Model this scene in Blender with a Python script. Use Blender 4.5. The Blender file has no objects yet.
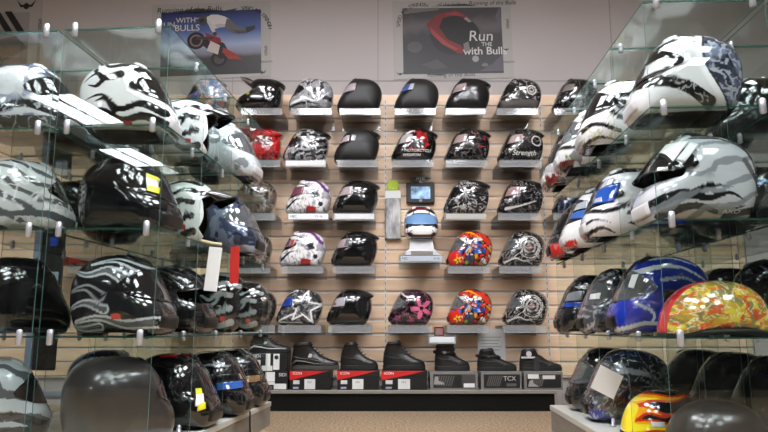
import bpy, math, random
import numpy as np
from mathutils import Vector, Matrix

R = math.radians
scene = bpy.context.scene
COL = scene.collection

# ------------------------------------------------------------------ camera
F_PX, PITCH, CAM_Z = 666.0, R(9.54), 0.53
cd = bpy.data.cameras.new('camera')
cam = bpy.data.objects.new('camera', cd)
COL.objects.link(cam)
cam.location = (0, 0, CAM_Z)
cam.rotation_euler = (R(90) + PITCH, 0, 0)
cd.sensor_width = 36.0
cd.lens = F_PX / 768 * 36.0
cd.clip_start = 0.05
scene.camera = cam


def at(px, py, D):
    """Point of the room seen at that pixel, on the upright plane at distance D."""
    u, v = (px - 384) / F_PX, (216 - py) / F_PX
    yd = math.cos(PITCH) - v * math.sin(PITCH)
    zd = math.sin(PITCH) + v * math.cos(PITCH)
    t = D / yd
    return Vector((u * t, D, CAM_Z + zd * t))


def px_x(px, D, Z):
    zc = D * math.cos(PITCH) + (Z - CAM_Z) * math.sin(PITCH)
    return (px - 384) / F_PX * zc


# ------------------------------------------------------------------ materials
def lin(c):
    return tuple(((x / 255) / 12.92 if x / 255 <= 0.04045 else (((x / 255) + 0.055) / 1.055) ** 2.4) for x in c)


MATS = {}


def pmat(name, rgb, rough=0.5, metal=0.0, coat=0.0, emit=None, estr=0.0, spec=0.5, noise=None, bump=None):
    if name in MATS:
        return MATS[name]
    m = bpy.data.materials.new(name)
    m.use_nodes = True
    nt = m.node_tree
    b = nt.nodes['Principled BSDF']
    c = lin(rgb)
    b.inputs['Base Color'].default_value = (*c, 1)
    b.inputs['Roughness'].default_value = rough
    b.inputs['Metallic'].default_value = metal
    b.inputs['Coat Weight'].default_value = coat
    b.inputs['Coat Roughness'].default_value = 0.03
    b.inputs['Specular IOR Level'].default_value = spec
    if emit:
        b.inputs['Emission Color'].default_value = (*lin(emit), 1)
        b.inputs['Emission Strength'].default_value = estr
    if noise or bump:
        tc = nt.nodes.new('ShaderNodeTexCoord')
        nz = nt.nodes.new('ShaderNodeTexNoise')
        mp = nt.nodes.new('ShaderNodeMapping')
        nt.links.new(tc.outputs['Object'], mp.inputs['Vector'])
        nt.links.new(mp.outputs['Vector'], nz.inputs['Vector'])
        nz.inputs['Detail'].default_value = 6
    if noise:
        rgb2, scale, stretch = noise
        mp.inputs['Scale'].default_value = stretch
        nz.inputs['Scale'].default_value = scale
        rp = nt.nodes.new('ShaderNodeValToRGB')
        rp.color_ramp.elements[0].position = 0.35
        rp.color_ramp.elements[1].position = 0.65
        rp.color_ramp.elements[0].color = (*c, 1)
        rp.color_ramp.elements[1].color = (*lin(rgb2), 1)
        nt.links.new(nz.outputs['Fac'], rp.inputs['Fac'])
        nt.links.new(rp.outputs['Color'], b.inputs['Base Color'])
    if bump:
        if not noise:
            nz.inputs['Scale'].default_value = bump[1]
        bp = nt.nodes.new('ShaderNodeBump')
        bp.inputs['Strength'].default_value = bump[0]
        bp.inputs['Distance'].default_value = 0.01
        nt.links.new(nz.outputs['Fac'], bp.inputs['Height'])
        nt.links.new(bp.outputs['Normal'], b.inputs['Normal'])
    MATS[name] = m
    return m


def paint_mat(name, rough, coat, metal=0.0):
    """Lacquer whose printed design is stored with the shell."""
    if name in MATS:
        return MATS[name]
    m = pmat(name, (128, 128, 128), rough, metal, coat)
    nt = m.node_tree
    a = nt.nodes.new('ShaderNodeAttribute')
    a.attribute_name = 'design'
    nt.links.new(a.outputs['Color'], nt.nodes['Principled BSDF'].inputs['Base Color'])
    return m


def clear_mat(name, tint, refl=1.0, rough=0.0, body=None, body_fac=0.0, f0=0.04):
    """Thin clear sheet: passes light straight through, reflects by the angle of view."""
    if name in MATS:
        return MATS[name]
    m = bpy.data.materials.new(name)
    m.use_nodes = True
    nt = m.node_tree
    nt.nodes.clear()
    N = nt.nodes.new
    out = N('ShaderNodeOutputMaterial')
    tr = N('ShaderNodeBsdfTransparent')
    tr.inputs['Color'].default_value = (*lin(tint), 1)
    gl = N('ShaderNodeBsdfGlossy')
    gl.inputs['Roughness'].default_value = rough
    geo = N('ShaderNodeNewGeometry')
    dot = N('ShaderNodeVectorMath'); dot.operation = 'DOT_PRODUCT'
    nt.links.new(geo.outputs['Incoming'], dot.inputs[0])
    nt.links.new(geo.outputs['Normal'], dot.inputs[1])
    ab = N('ShaderNodeMath'); ab.operation = 'ABSOLUTE'
    nt.links.new(dot.outputs['Value'], ab.inputs[0])
    om = N('ShaderNodeMath'); om.operation = 'SUBTRACT'; om.inputs[0].default_value = 1.0
    nt.links.new(ab.outputs[0], om.inputs[1])
    pw = N('ShaderNodeMath'); pw.operation = 'POWER'; pw.inputs[1].default_value = 5.0
    nt.links.new(om.outputs[0], pw.inputs[0])
    ma = N('ShaderNodeMath'); ma.operation = 'MULTIPLY_ADD'
    ma.inputs[1].default_value = (1 - f0) * refl
    ma.inputs[2].default_value = f0 * refl
    nt.links.new(pw.outputs[0], ma.inputs[0])
    mx = N('ShaderNodeMixShader')
    base = tr
    if body:
        df = N('ShaderNodeBsdfDiffuse')
        df.inputs['Color'].default_value = (*lin(body), 1)
        mb = N('ShaderNodeMixShader')
        mb.inputs['Fac'].default_value = body_fac
        nt.links.new(tr.outputs[0], mb.inputs[1])
        nt.links.new(df.outputs[0], mb.inputs[2])
        base = mb
    nt.links.new(ma.outputs[0], mx.inputs['Fac'])
    nt.links.new(base.outputs[0], mx.inputs[1])
    nt.links.new(gl.outputs[0], mx.inputs[2])
    nt.links.new(mx.outputs[0], out.inputs['Surface'])
    MATS[name] = m
    return m


GLASS = clear_mat('pane glass', (247, 250, 249))
GEDGE = clear_mat('green glass edge', (150, 195, 182), 1.0, 0.05, (110, 160, 148), 0.48)
ACRYL = clear_mat('clear acrylic', (246, 248, 250), 1.4, 0.03, (235, 238, 240), 0.10)
ALIP = clear_mat('frosted acrylic lip', (246, 248, 250), 1.4, 0.08, (240, 242, 244), 0.15)
AEDGE = clear_mat('bright acrylic edge', (240, 242, 244), 1.4, 0.1, (242, 243, 244), 0.6)  # white body colour stands in for light caught by the edge
CHROME = pmat('polished metal', (225, 225, 230), 0.16, 1.0)
NICKEL = pmat('brushed nickel', (186, 188, 194), 0.28, 0.5)
BLACKP = pmat('black plastic', (16, 16, 17), 0.35)
RUBBER = pmat('black rubber', (14, 14, 15), 0.6)
LINER = pmat('black cloth lining', (13, 13, 14), 0.9)
LINER_G = pmat('grey cloth lining', (66, 62, 62), 0.9)
WHITE = pmat('white card', (232, 232, 230), 0.5)
GLOSS = paint_mat('glossy lacquer', 0.12, 1.0)
MATTE = paint_mat('matte lacquer', 0.5, 0.0)
SATIN = paint_mat('satin lacquer', 0.28, 0.4)
METALLIC = paint_mat('metallic lacquer', 0.2, 1.0, 0.75)
GEDGE_S = clear_mat('dark green glass edge', (120, 165, 150), 1.0, 0.05, (62, 98, 88), 0.5)
V_DARK = pmat('dark visor', (20, 20, 23), 0.05, 0.0, 1.0)
V_SMOKE = clear_mat('smoke visor', (120, 118, 122), 1.8, 0.02, (60, 58, 60), 0.25)
V_CLEAR = clear_mat('clear visor', (225, 228, 230), 2.0, 0.02, (200, 205, 210), 0.10)
FILMS = {}


def film(col):  # tinted sheet for visor stickers and for reflections painted on visors
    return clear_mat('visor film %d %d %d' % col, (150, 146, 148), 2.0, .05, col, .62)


V_BLUE = pmat('blue visor', (120, 160, 205), .1, .2, 1.0)
V_MIRROR = pmat('mirror visor', (170, 165, 165), 0.08, 1.0)


# ------------------------------------------------------------------ mesh building
class MB:
    def __init__(self):
        self.v, self.f, self.mi = [], [], []

    def add(self, verts, faces, mi=0):
        o = len(self.v)
        self.v += [tuple(p) for p in verts]
        self.f += [tuple(i + o for i in f) for f in faces]
        self.mi += [mi] * len(faces)
        return self

    def box(self, x0, x1, y0, y1, z0, z1, mi=0, emi=None):
        v = [(x, y, z) for x in (x0, x1) for y in (y0, y1) for z in (z0, z1)]
        f = [(0, 1, 3, 2), (4, 6, 7, 5), (0, 4, 5, 1), (2, 3, 7, 6), (0, 2, 6, 4), (1, 5, 7, 3)]
        if emi is None:
            return self.add(v, f, mi)
        d = (x1 - x0, y1 - y0, z1 - z0)
        thin = d.index(min(d))
        for i, ff in enumerate(f):
            self.add(v, [ff], mi if i // 2 == thin else emi)
        return self

    def bevel_box(self, x0, x1, y0, y1, z0, z1, b, mi=0):
        """Box with its upright and level edges chamfered."""
        rings = []
        for z, i in ((z0, b), (z0 + b, 0), (z1 - b, 0), (z1, b)):
            q = b
            rings.append([(x0 + i + q, y0 + i, z), (x1 - i - q, y0 + i, z), (x1 - i, y0 + i + q, z), (x1 - i, y1 - i - q, z),
                          (x1 - i - q, y1 - i, z), (x0 + i + q, y1 - i, z), (x0 + i, y1 - i - q, z), (x0 + i, y0 + i + q, z)])
        return self.loft(rings, True, mi)

    def loft(self, rings, caps=True, mi=0):
        n = len(rings[0])
        v = [p for r in rings for p in r]
        f = []
        for i in range(len(rings) - 1):
            for j in range(n):
                a, b = i * n + j, i * n + (j + 1) % n
                f.append((a, b, b + n, a + n))
        if caps:
            f.append(tuple(reversed(range(n))))
            f.append(tuple((len(rings) - 1) * n + j for j in range(n)))
        return self.add(v, f, mi)

    def tube(self, pts, r, n=8, mi=0, caps=True):
        pts = [Vector(p) for p in pts]
        rings = []
        up = Vector((0, 0, 1))
        for i, p in enumerate(pts):
            d = (pts[min(i + 1, len(pts) - 1)] - pts[max(i - 1, 0)]).normalized()
            a = d.cross(up)
            if a.length < 1e-3:
                a = d.cross(Vector((1, 0, 0)))
            a.normalize()
            b = d.cross(a)
            rr = r[i] if isinstance(r, (list, tuple)) else r
            rings.append([p + (a * math.cos(t) + b * math.sin(t)) * rr for t in [2 * math.pi * k / n for k in range(n)]])
        return self.loft(rings, caps, mi)

    def prism(self, poly, y0, y1, mi=0, axis='y'):
        """A polygon of the x-z plane (or x-y for axis z) given thickness."""
        if axis == 'y':
            r0 = [(x, y0, z) for x, z in poly]; r1 = [(x, y1, z) for x, z in poly]
        else:
            r0 = [(x, y, y0) for x, y in poly]; r1 = [(x, y, y1) for x, y in poly]
        return self.loft([r0, r1], True, mi)

    def build(self, name, mats, parent=None, smooth=False, loc=None, rot=None):
        me = bpy.data.meshes.new(name)
        me.from_pydata(self.v, [], self.f)
        for m in (mats if isinstance(mats, (list, tuple)) else [mats]):
            me.materials.append(m)
        me.polygons.foreach_set('material_index', self.mi)
        if smooth:
            me.polygons.foreach_set('use_smooth', [True] * len(me.polygons))
        me.update()
        return link(name, me, parent, loc, rot)


def link(name, me, parent=None, loc=None, rot=None):
    o = bpy.data.objects.new(name, me)
    COL.objects.link(o)
    if parent is not None:
        o.parent = parent
    if loc is not None:
        o.location = loc
    if rot is not None:
        o.rotation_euler = rot
    return o


def tag(o, label=None, cat=None, group=None, kind=None):
    if label: o['label'] = label
    if cat: o['category'] = cat
    if group: o['group'] = group
    if kind: o['kind'] = kind
    return o


def thing(name, label, cat, loc=(0, 0, 0), rot=(0, 0, 0), group=None):
    o = bpy.data.objects.new(name, None)
    COL.objects.link(o)
    o.location = loc
    o.rotation_euler = rot
    o.empty_display_size = 0.05
    return tag(o, label, cat, group)


def text_mesh(s, size, align='CENTER', extrude=0.0, shear=0.0, bold=0.0, spacing=1.0):
    cu = bpy.data.curves.new('lettering', 'FONT')
    cu.body = s
    cu.size = size
    cu.align_x = align
    cu.align_y = 'CENTER'
    cu.extrude = extrude
    cu.shear = shear
    cu.offset = bold
    cu.space_character = spacing
    cu.resolution_u = 3
    o = bpy.data.objects.new('lettering', cu)
    COL.objects.link(o)
    dg = bpy.context.evaluated_depsgraph_get()
    me = bpy.data.meshes.new_from_object(o.evaluated_get(dg))
    bpy.data.objects.remove(o)
    bpy.data.curves.remove(cu)
    return me


def wall_text(s, size, x, y, z, mat, parent, name='lettering', rot=0.0, **k):
    """Lettering on an upright face that looks towards -Y."""
    me = text_mesh(s, size, extrude=0.0006, **k)
    me.materials.clear(); me.materials.append(mat)
    return link(name, me, parent, (x, y, z), (R(90), rot, 0))


# ------------------------------------------------------------------ printed designs (numpy)
def vnoise(x, y, seed):
    rng = np.random.RandomState(seed)
    g = rng.rand(64, 64)
    xi, yi = np.floor(x).astype(int), np.floor(y).astype(int)
    fx, fy = x - xi, y - yi
    fx = fx * fx * (3 - 2 * fx); fy = fy * fy * (3 - 2 * fy)
    a, b = g[xi % 64, yi % 64], g[(xi + 1) % 64, yi % 64]
    c, d = g[xi % 64, (yi + 1) % 64], g[(xi + 1) % 64, (yi + 1) % 64]
    return (a * (1 - fx) + b * fx) * (1 - fy) + (c * (1 - fx) + d * fx) * fy


def fbm(x, y, seed, oct=3):
    s, amp, tot = 0, 1.0, 0
    for k in range(oct):
        s = s + amp * vnoise(x * 2 ** k + 17.3 * k, y * 2 ** k + 9.1 * k, seed + k)
        tot += amp
        amp *= 0.5
    return s / tot


def seg_dist(u, w, pts, w0, w1):
    """Signed distance to a tapered stroke through pts; negative is inside."""
    pts = np.array(pts, float)
    # smooth the stroke
    if len(pts) > 2:
        q = []
        P = np.vstack([2 * pts[0] - pts[1], pts, 2 * pts[-1] - pts[-2]])
        for i in range(1, len(P) - 2):
            for t in np.linspace(0, 1, 7)[:-1]:
                a, b, c, d = P[i - 1], P[i], P[i + 1], P[i + 2]
                q.append(0.5 * (2 * b + (c - a) * t + (2 * a - 5 * b + 4 * c - d) * t * t + (3 * b - a - 3 * c + d) * t ** 3))
        q.append(pts[-1])
        pts = np.array(q)
    n = len(pts) - 1
    best = np.full(u.shape, 9.0)
    for i in range(n):
        a, b = pts[i], pts[i + 1]
        d = b - a
        L2 = max(d @ d, 1e-9)
        t = np.clip(((u - a[0]) * d[0] + (w - a[1]) * d[1]) / L2, 0, 1)
        dist = np.hypot(u - a[0] - t * d[0], w - a[1] - t * d[1])
        s = (i + t) / n
        best = np.minimum(best, dist - (w0 + (w1 - w0) * s))
    return best


def in_poly(u, w, pts):
    ins = np.zeros(u.shape, bool)
    n = len(pts)
    for i in range(n):
        (x1, y1), (x2, y2) = pts[i], pts[(i + 1) % n]
        if y1 == y2:
            continue
        c = ((y1 > w) != (y2 > w)) & (u < (x2 - x1) * (w - y1) / (y2 - y1) + x1)
        ins ^= c
    return ins


def paint(base, ops, u, w, v):
    """Colours of a printed design; u forward, w up (in helmet lengths), v sideways -1..1."""
    c = np.empty((len(u), 3))
    c[:] = lin(base)
    for op in ops:
        k, col = op[0], op[1]
        if k == 'cells':
            pal, sc, seed = op[1:4]
            rng = np.random.RandomState(seed)
            P = rng.rand(sc * sc, 2) * [1.1, 0.9] - [0.55, 0.05]
            d = np.hypot(u[:, None] - P[None, :, 0], w[:, None] - P[None, :, 1])
            d += 0.02 * (fbm(u * 9, w * 9, seed)[:, None] - .5)
            idx = d.argsort(1)[:, :2]
            PC = np.array([lin(x) for x in pal])[rng.randint(0, len(pal), len(P))]
            c[:] = PC[idx[:, 0]]
            if len(op) > 4:
                r = np.arange(len(u))
                c[(d[r, idx[:, 1]] - d[r, idx[:, 0]]) < op[4]] = lin((12, 12, 12))
            continue
        if k == 'band':
            m = seg_dist(u, w, op[2], op[3], op[4]) < 0
        elif k == 'rim':            # outline of a stroke
            m = np.abs(seg_dist(u, w, op[2], op[3], op[4])) < op[5]
        elif k == 'disc':
            m = np.hypot(u - op[2], w - op[3]) < op[4]
        elif k == 'ring':
            m = np.abs(np.hypot(u - op[2], w - op[3]) - op[4]) < op[5]
        elif k == 'noise':
            m = fbm(u * op[2] * 1.6, w * op[3] * 1.6, op[5]) > op[4]
        elif k == 'warp':           # flowing bands
            q = fbm(u * 3.2, w * 3.2, op[5]) * op[3]
            m = np.sin((w * op[2] + u * op[2] * 0.35 + q) * 6.28) > op[4]
        elif k == 'ridge':
            m = np.abs(fbm(u * op[2] * 2.0, w * op[2] * 2.0, op[4]) - 0.5) < op[3]
        elif k == 'poly':
            m = in_poly(u, w, op[2])
        elif k == 'flower':
            dx, dy = u - op[2], w - op[3]
            th = np.arctan2(dy, dx)
            m = np.hypot(dx, dy) < op[4] * (0.62 + 0.38 * np.cos(5 * th + 0.4))
        elif k == 'below':
            m = w < op[2] + 0.0 * u
        elif k == 'spine':          # stripe over the crown
            m = np.abs(v) < op[2]
        else:
            continue
        if len(op) > 6 and k in ('noise', 'warp'):
            m &= in_poly(u, w, op[6])
        if k in ('ridge',) and len(op) > 5:
            m &= in_poly(u, w, op[5])
        mixf = {'ridge': .62, 'noise': .8, 'warp': .85}.get(k, 1.0)
        c[m] = c[m] * (1 - mixf) + np.array(lin(col)) * mixf
    c[w < 0.022] = lin((10, 10, 10))
    return c


def tongues(col, y_list, u0, u1, width, amp, seed):
    """Flame tongues licking from u0 to u1."""
    rng = random.Random(seed)
    ops = []
    for y in y_list:
        ph = rng.uniform(0, 6)
        n = 5
        e = u0 + (u1 - u0) * rng.uniform(0.7, 1.0)
        pts = [(u0 + (e - u0) * i / (n - 1), y + amp * math.sin(ph + i * 1.35) + 0.05 * i / n) for i in range(n)]
        ops.append(('band', col, pts, width * rng.uniform(0.8, 1.2), 0.002))
        x, z = pts[2]
        ops.append(('band', col, [(x, z), (x - 0.05 * (1 if u1 < u0 else -1), z + amp * 1.8), (x - 0.13 * (1 if u1 < u0 else -1), z + amp * 1.5)], width * 0.7, 0.001))
    return ops


# ------------------------------------------------------------------ helmets
PROFILE = {
    'full': ([(0, .78), (.12, .765), (.22, .70), (.30, .60), (.37, .47), (.425, .345), (.468, .27), (.49, .19), (.48, .09),
              (.45, .025), (.40, 0), (.2, .005), (0, .01), (-.2, .005), (-.30, 0), (-.355, .03), (-.42, .14), (-.475, .30),
              (-.49, .45), (-.455, .585), (-.36, .695), (-.2, .765)], (.03, .40)),
    'offroad': ([(0, .78), (.12, .765), (.21, .70), (.27, .60), (.32, .47), (.40, .37), (.50, .30), (.56, .22), (.55, .12),
                 (.47, .04), (.36, 0), (.2, .005), (0, .01), (-.2, .005), (-.30, 0), (-.355, .04), (-.41, .16), (-.45, .30),
                 (-.46, .45), (-.44, .585), (-.35, .695), (-.2, .765)], (.02, .42)),
    'open': ([(0, .80), (.15, .785), (.27, .72), (.35, .61), (.39, .48), (.38, .34), (.33, .20), (.24, .07), (.14, 0),
              (0, .0), (-.15, 0), (-.28, 0), (-.36, .04), (-.42, .15), (-.46, .30), (-.47, .45), (-.44, .6), (-.35, .715), (-.2, .78)], (.03, .42)),
    'half': ([(0, .50), (.15, .485), (.28, .43), (.38, .34), (.45, .22), (.485, .10), (.49, .03), (.46, .0), (.3, .02), (.1, .045), (-.1, .035), (-.3, .0),
              (-.44, -.01), (-.495, .02), (-.49, .10), (-.455, .22), (-.38, .35), (-.28, .44), (-.15, .488)], (0, .13)),
}


class Shape:
    def __init__(self, kind, L, Wf=0.40):
        pts, self.c = PROFILE[kind]
        P = np.array(pts)
        n = len(P)
        q = []
        for i in range(n):
            a, b, c, d = P[i - 1], P[i], P[(i + 1) % n], P[(i + 2) % n]
            for t in np.linspace(0, 1, 9)[:-1]:
                q.append(0.5 * (2 * b + (c - a) * t + (2 * a - 5 * b + 4 * c - d) * t * t + (3 * b - a - 3 * c + d) * t ** 3))
        q = np.array(q) - np.array(self.c)
        ang = np.degrees(np.arctan2(q[:, 1], q[:, 0]))
        o = ang.argsort()
        self.ang, self.rad = ang[o], np.hypot(q[:, 0], q[:, 1])[o]
        self.L, self.hw, self.kind = L, Wf, kind

    def rad_at(self, a):
        return np.interp((a + 180) % 360 - 180, self.ang, self.rad, period=360)

    def n_at(self, a):
        return 2.35 + 2.0 * np.clip(-np.sin(np.radians(a)), 0, 1) ** 1.3

    def pts(self, a, k=None, t=None, off=0.0, sgn=1):
        """Surface at direction a (degrees in side view). k: share of the outline radius, or t: turn from the middle plane."""
        n = self.n_at(a)
        if t is not None:
            ct, st = np.cos(np.radians(t)), np.sin(np.radians(t))
            k = np.abs(ct) ** (2 / n)
            s = np.sign(st) * np.abs(st) ** (2 / n)
        else:
            s = sgn * np.clip(1 - np.abs(k) ** n, 0, 1) ** (1 / n)
        r = self.rad_at(a) * k
        x = self.c[0] + r * np.cos(np.radians(a)) * (1 + off / .4)
        z = self.c[1] + r * np.sin(np.radians(a)) * (1 + off / .4)
        y = self.hw * s * (1 + off / .4)
        return np.stack([x, y, z], -1)

    def side(self, u, w, off=0.0, sgn=1):
        """Surface point under side-view point (u, w)."""
        du, dw = u - self.c[0], w - self.c[1]
        a = np.degrees(np.arctan2(dw, du))
        k = np.hypot(du, dw) / self.rad_at(a)
        k = np.clip(np.where(k > .75, .75 + (k - .75) * .55, k), 0, .995)
        return self.pts(a, k=k, off=off, sgn=sgn)


def np_mesh(name, V, faces, mats, parent, L, smooth=True, col=None, mi=None, thick=0.0):
    me = bpy.data.meshes.new(name)
    me.from_pydata((V * L).tolist(), [], faces)
    for m in (mats if isinstance(mats, (list, tuple)) else [mats]):
        me.materials.append(m)
    if mi is not None:
        me.polygons.foreach_set('material_index', mi)
    me.polygons.foreach_set('use_smooth', [smooth] * len(me.polygons))
    if col is not None:
        at_ = me.attributes.new('design', 'FLOAT_COLOR', 'POINT')
        rgba = np.ones((len(V), 4), np.float32)
        rgba[:, :3] = col
        at_.data.foreach_set('color', rgba.ravel())
    me.update()
    o = link(name, me, parent)
    if thick:
        md = o.modifiers.new('thickness', 'SOLIDIFY')
        md.thickness = thick
        md.offset = -1
    return o


def grid_faces(na, nb, o=0):
    return [(o + i * nb + j, o + i * nb + j + 1, o + (i + 1) * nb + j + 1, o + (i + 1) * nb + j) for i in range(na - 1) for j in range(nb - 1)]


def patch(sh, a0, a1, t0, t1, off, na=9, nb=9, ramp=False):
    A, T = np.meshgrid(np.linspace(a0, a1, na), np.linspace(t0, t1, nb), indexing='ij')
    ii, jj = np.meshgrid(np.arange(na), np.arange(nb), indexing='ij')
    e = np.minimum(np.minimum(ii, na - 1 - ii), np.minimum(jj, nb - 1 - jj))
    o = np.where(e == 0, -0.008, off)
    if ramp:
        o = np.where((jj == 0) | (jj == nb - 1), -0.008, off * ii / (na - 2.0))
        o[-1, :] = -0.004
    V = sh.pts(A, t=T, off=o)
    return V.reshape(-1, 3), grid_faces(na, nb)


def decal(sh, me, off, sgn):
    """Lays a flat x-y mesh (in helmet lengths, centred where wanted) onto the flank."""
    co = np.empty(len(me.vertices) * 3)
    me.vertices.foreach_get('co', co)
    co = co.reshape(-1, 3)
    return sh.side(co[:, 0], co[:, 1], off, sgn)


def make_helmet(name, label, loc, rz, kind='full', L=0.325, base=(18, 18, 18), ops=(), finish='gloss', visor='smoke',
                res=1, tilt=0.0, group=None, spoiler=False, peak=None, vents='auto', liner=None, pivot=None, text=(),
                stickers=(), raised=0.0, strap=None, rim=None, hang=None, vis=(-11, 43), Wf=0.39, roll=0.0, side=1):
    root = thing(name, label, 'helmet', loc, (roll, tilt, rz), group)
    sh = Shape(kind, L, Wf)
    if vents == 'auto':
        vents = BLACKP if sum(base) < 420 else pmat('pale plastic', (200, 200, 202), .3)
    fin = {'gloss': GLOSS, 'matte': MATTE, 'satin': SATIN, 'metallic': METALLIC}[finish]
    # windows of the shell: (a0, a1, k above which the shell is cut away)
    cuts = {'full': [(vis[0] + 2, vis[1] - 2, .50), (-126, -52, .955)], 'offroad': [(-14, 40, .50), (-124, -56, .955)],
            'open': [(-58, 33, .60), (-128, -58, .955)], 'half': [(-163, -17, .90)]}[kind]
    bps = sorted({c[0] for c in cuts} | {c[1] for c in cuts})
    bps = bps + [bps[0] + 360]
    step = 3.0 / res
    A = []
    for b0, b1 in zip(bps[:-1], bps[1:]):
        A += list(np.linspace(b0, b1, max(2, int((b1 - b0) / step)) + 1)[:-1])
    A = np.array(A)
    nt = int(44 * res) | 1
    T = np.linspace(-90, 90, nt + 2)[1:-1]
    AA, TT = np.meshgrid(A, T, indexing='ij')
    V = sh.pts(AA, t=TT).reshape(-1, 3)
    na, nb = len(A), len(T)
    # trim the flank of each window to an exact edge: move the nearest column of points onto it
    nn = sh.n_at(A)
    cutm = np.zeros((na, nb - 1), bool)
    for (a0, a1, kc) in cuts:
        rows = [i for i in range(na) if a0 - 1e-6 <= (A[i] if A[i] >= a0 - 1e-6 else A[i] + 360) <= a1 + 1e-6]
        tc = np.degrees(np.arccos(kc ** (np.mean(nn[rows]) / 2)))
        j0 = int(np.argmin(np.abs(T + tc))); j1 = nb - 1 - j0
        for i in rows:
            if A[i] < a1 - 1e-6:
                cutm[i, j0:j1] = True
    # lining
    Vi = (V - np.array([sh.c[0], 0, sh.c[1]])) * np.array([.90, .90, .90]) + np.array([sh.c[0], 0, sh.c[1]])
    Vi[:, 2] = np.maximum(Vi[:, 2], 0.012)
    fo, fi, rimf = [], [], []
    N = na * nb
    for i in range(na):
        i2 = (i + 1) % na
        for j in range(nb - 1):
            q = (i * nb + j, i * nb + j + 1, i2 * nb + j + 1, i2 * nb + j)
            if not cutm[i, j]:
                fo.append(q)
                for (di, dj, e) in ((-1, 0, (0, 1)), (1, 0, (3, 2)), (0, -1, (0, 3)), (0, 1, (1, 2))):
                    ii, jj = (i + di) % na, j + dj
                    if 0 <= jj < nb - 1 and cutm[ii, jj]:
                        a, b = q[e[0]], q[e[1]]
                        rimf.append((a, b, b + N, a + N))
    poles = np.array([[sh.c[0], -sh.hw, sh.c[1]], [sh.c[0], sh.hw, sh.c[1]]])
    # shell: outside, window rims
    VV = np.vstack([V, Vi, poles])
    caps = []
    for i in range(na):
        i2 = (i + 1) % na
        caps.append((i * nb, i2 * nb, 2 * N))
        caps.append((i2 * nb + nb - 1, i * nb + nb - 1, 2 * N + 1))
    faces = fo + caps + rimf
    mi = [0] * (len(fo) + len(caps)) + [1] * len(rimf)
    c = paint(base, list(ops), VV[:, 0], VV[:, 2], VV[:, 1] / sh.hw)
    shell = np_mesh('shell', VV, faces, [fin, RUBBER], root, L, col=c, mi=mi)
    # lining inside
    pi = (poles - np.array([sh.c[0], 0, sh.c[1]])) * .9 + np.array([sh.c[0], 0, sh.c[1]])
    Vl = np.vstack([Vi, pi])
    fl = fo + [(a, b, N + (p - 2 * N)) for a, b, p in caps]
    np_mesh('lining', Vl, fl, liner or LINER, root, L)
    if kind in ('full',) and visor:
        vm = {'dark': V_DARK, 'smoke': V_SMOKE, 'clear': V_CLEAR, 'mirror': V_MIRROR, 'blue': V_BLUE}[visor]
        a0, a1 = vis[0] + raised, vis[1] + raised
        mid, half = (a0 + a1) / 2, (a1 - a0) / 2
        tv = 79
        na2, nb2 = 22, 49
        S = np.linspace(-1, 1, na2); Tv = np.linspace(-tv, tv, nb2)
        SS, T2 = np.meshgrid(S, Tv, indexing='ij')
        e = np.clip((np.abs(T2) - 60) / (tv - 60), 0, 1)
        Av = mid + SS * half * np.sqrt(1 - 0.75 * e ** 2) + 8 * e
        if raised:      # a lifted visor keeps the curve it has when shut
            Vv = sh.pts(Av - raised, t=T2, off=0.012)
            ra = R(raised)
            dx, dz = Vv[..., 0] - sh.c[0], Vv[..., 2] - sh.c[1]
            Vv[..., 0] = sh.c[0] + 1.03 * (dx * math.cos(ra) - dz * math.sin(ra)) + .02
            Vv[..., 2] = sh.c[1] + 1.03 * (dx * math.sin(ra) + dz * math.cos(ra))
        else:
            Vv = sh.pts(Av, t=T2, off=0.009)
        np_mesh('visor', Vv.reshape(-1, 3), grid_faces(na2, nb2), vm, root, L, thick=0.0018)
    if kind in ('full', 'open') and pivot:
        for s in (-1, 1):
            K, TH = np.meshgrid(np.linspace(0, 1, 6), np.linspace(0, 360, 29), indexing='ij')
            uu = sh.c[0] + .05 * K * np.cos(np.radians(TH)); ww = sh.c[1] + .042 * K * np.sin(np.radians(TH))
            Vp = sh.side(uu, ww, 0.0, s)
            Vp[..., 1] += s * np.where(K > .95, -0.004, 0.014 * np.sqrt(1 - .6 * K ** 2))
            np_mesh('pivot_cover', Vp.reshape(-1, 3), grid_faces(6, 29), pivot, root, L)
    if kind == 'full' and vents:
        Vp, f = patch(sh, -38, -25, -24, 24, 0.012)
        np_mesh('chin_vent', Vp, f, vents, root, L)
        for s in (-1, 1):
            Vp, f = patch(sh, 62, 84, s * 22 - 7, s * 22 + 7, 0.014)
            np_mesh('top_vent', Vp, f, vents, root, L)
    if kind == 'offroad':
        Vp, f = patch(sh, -34, -22, -20, 20, 0.012)
        np_mesh('chin_vent', Vp, f, vents, root, L)
    if spoiler:
        A2, T2 = np.meshgrid(np.linspace(118, 158, 10), np.linspace(-42, 42, 15), indexing='ij')
        pr = (A2 - 118) / 40
        off = 0.006 + 0.06 * pr ** 1.5 * (1 - (T2 / 50) ** 2)
        top = sh.pts(A2, t=T2, off=off).reshape(-1, 3)
        bot = sh.pts(A2 + 3 * pr, t=T2, off=-0.004).reshape(-1, 3)
        n = len(top)
        g = grid_faces(10, 15)
        f = g + [tuple(i + n for i in reversed(q)) for q in g] + [(9 * 15 + j, 9 * 15 + j + 1, n + 9 * 15 + j + 1, n + 9 * 15 + j) for j in range(14)]
        f += [(i * 15 + s, (i + 1) * 15 + s, n + (i + 1) * 15 + s, n + i * 15 + s) for i in range(9) for s in (0, 14)]
        np_mesh('spoiler', np.vstack([top, bot]), f, BLACKP if spoiler is True else spoiler, root, L)
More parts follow.
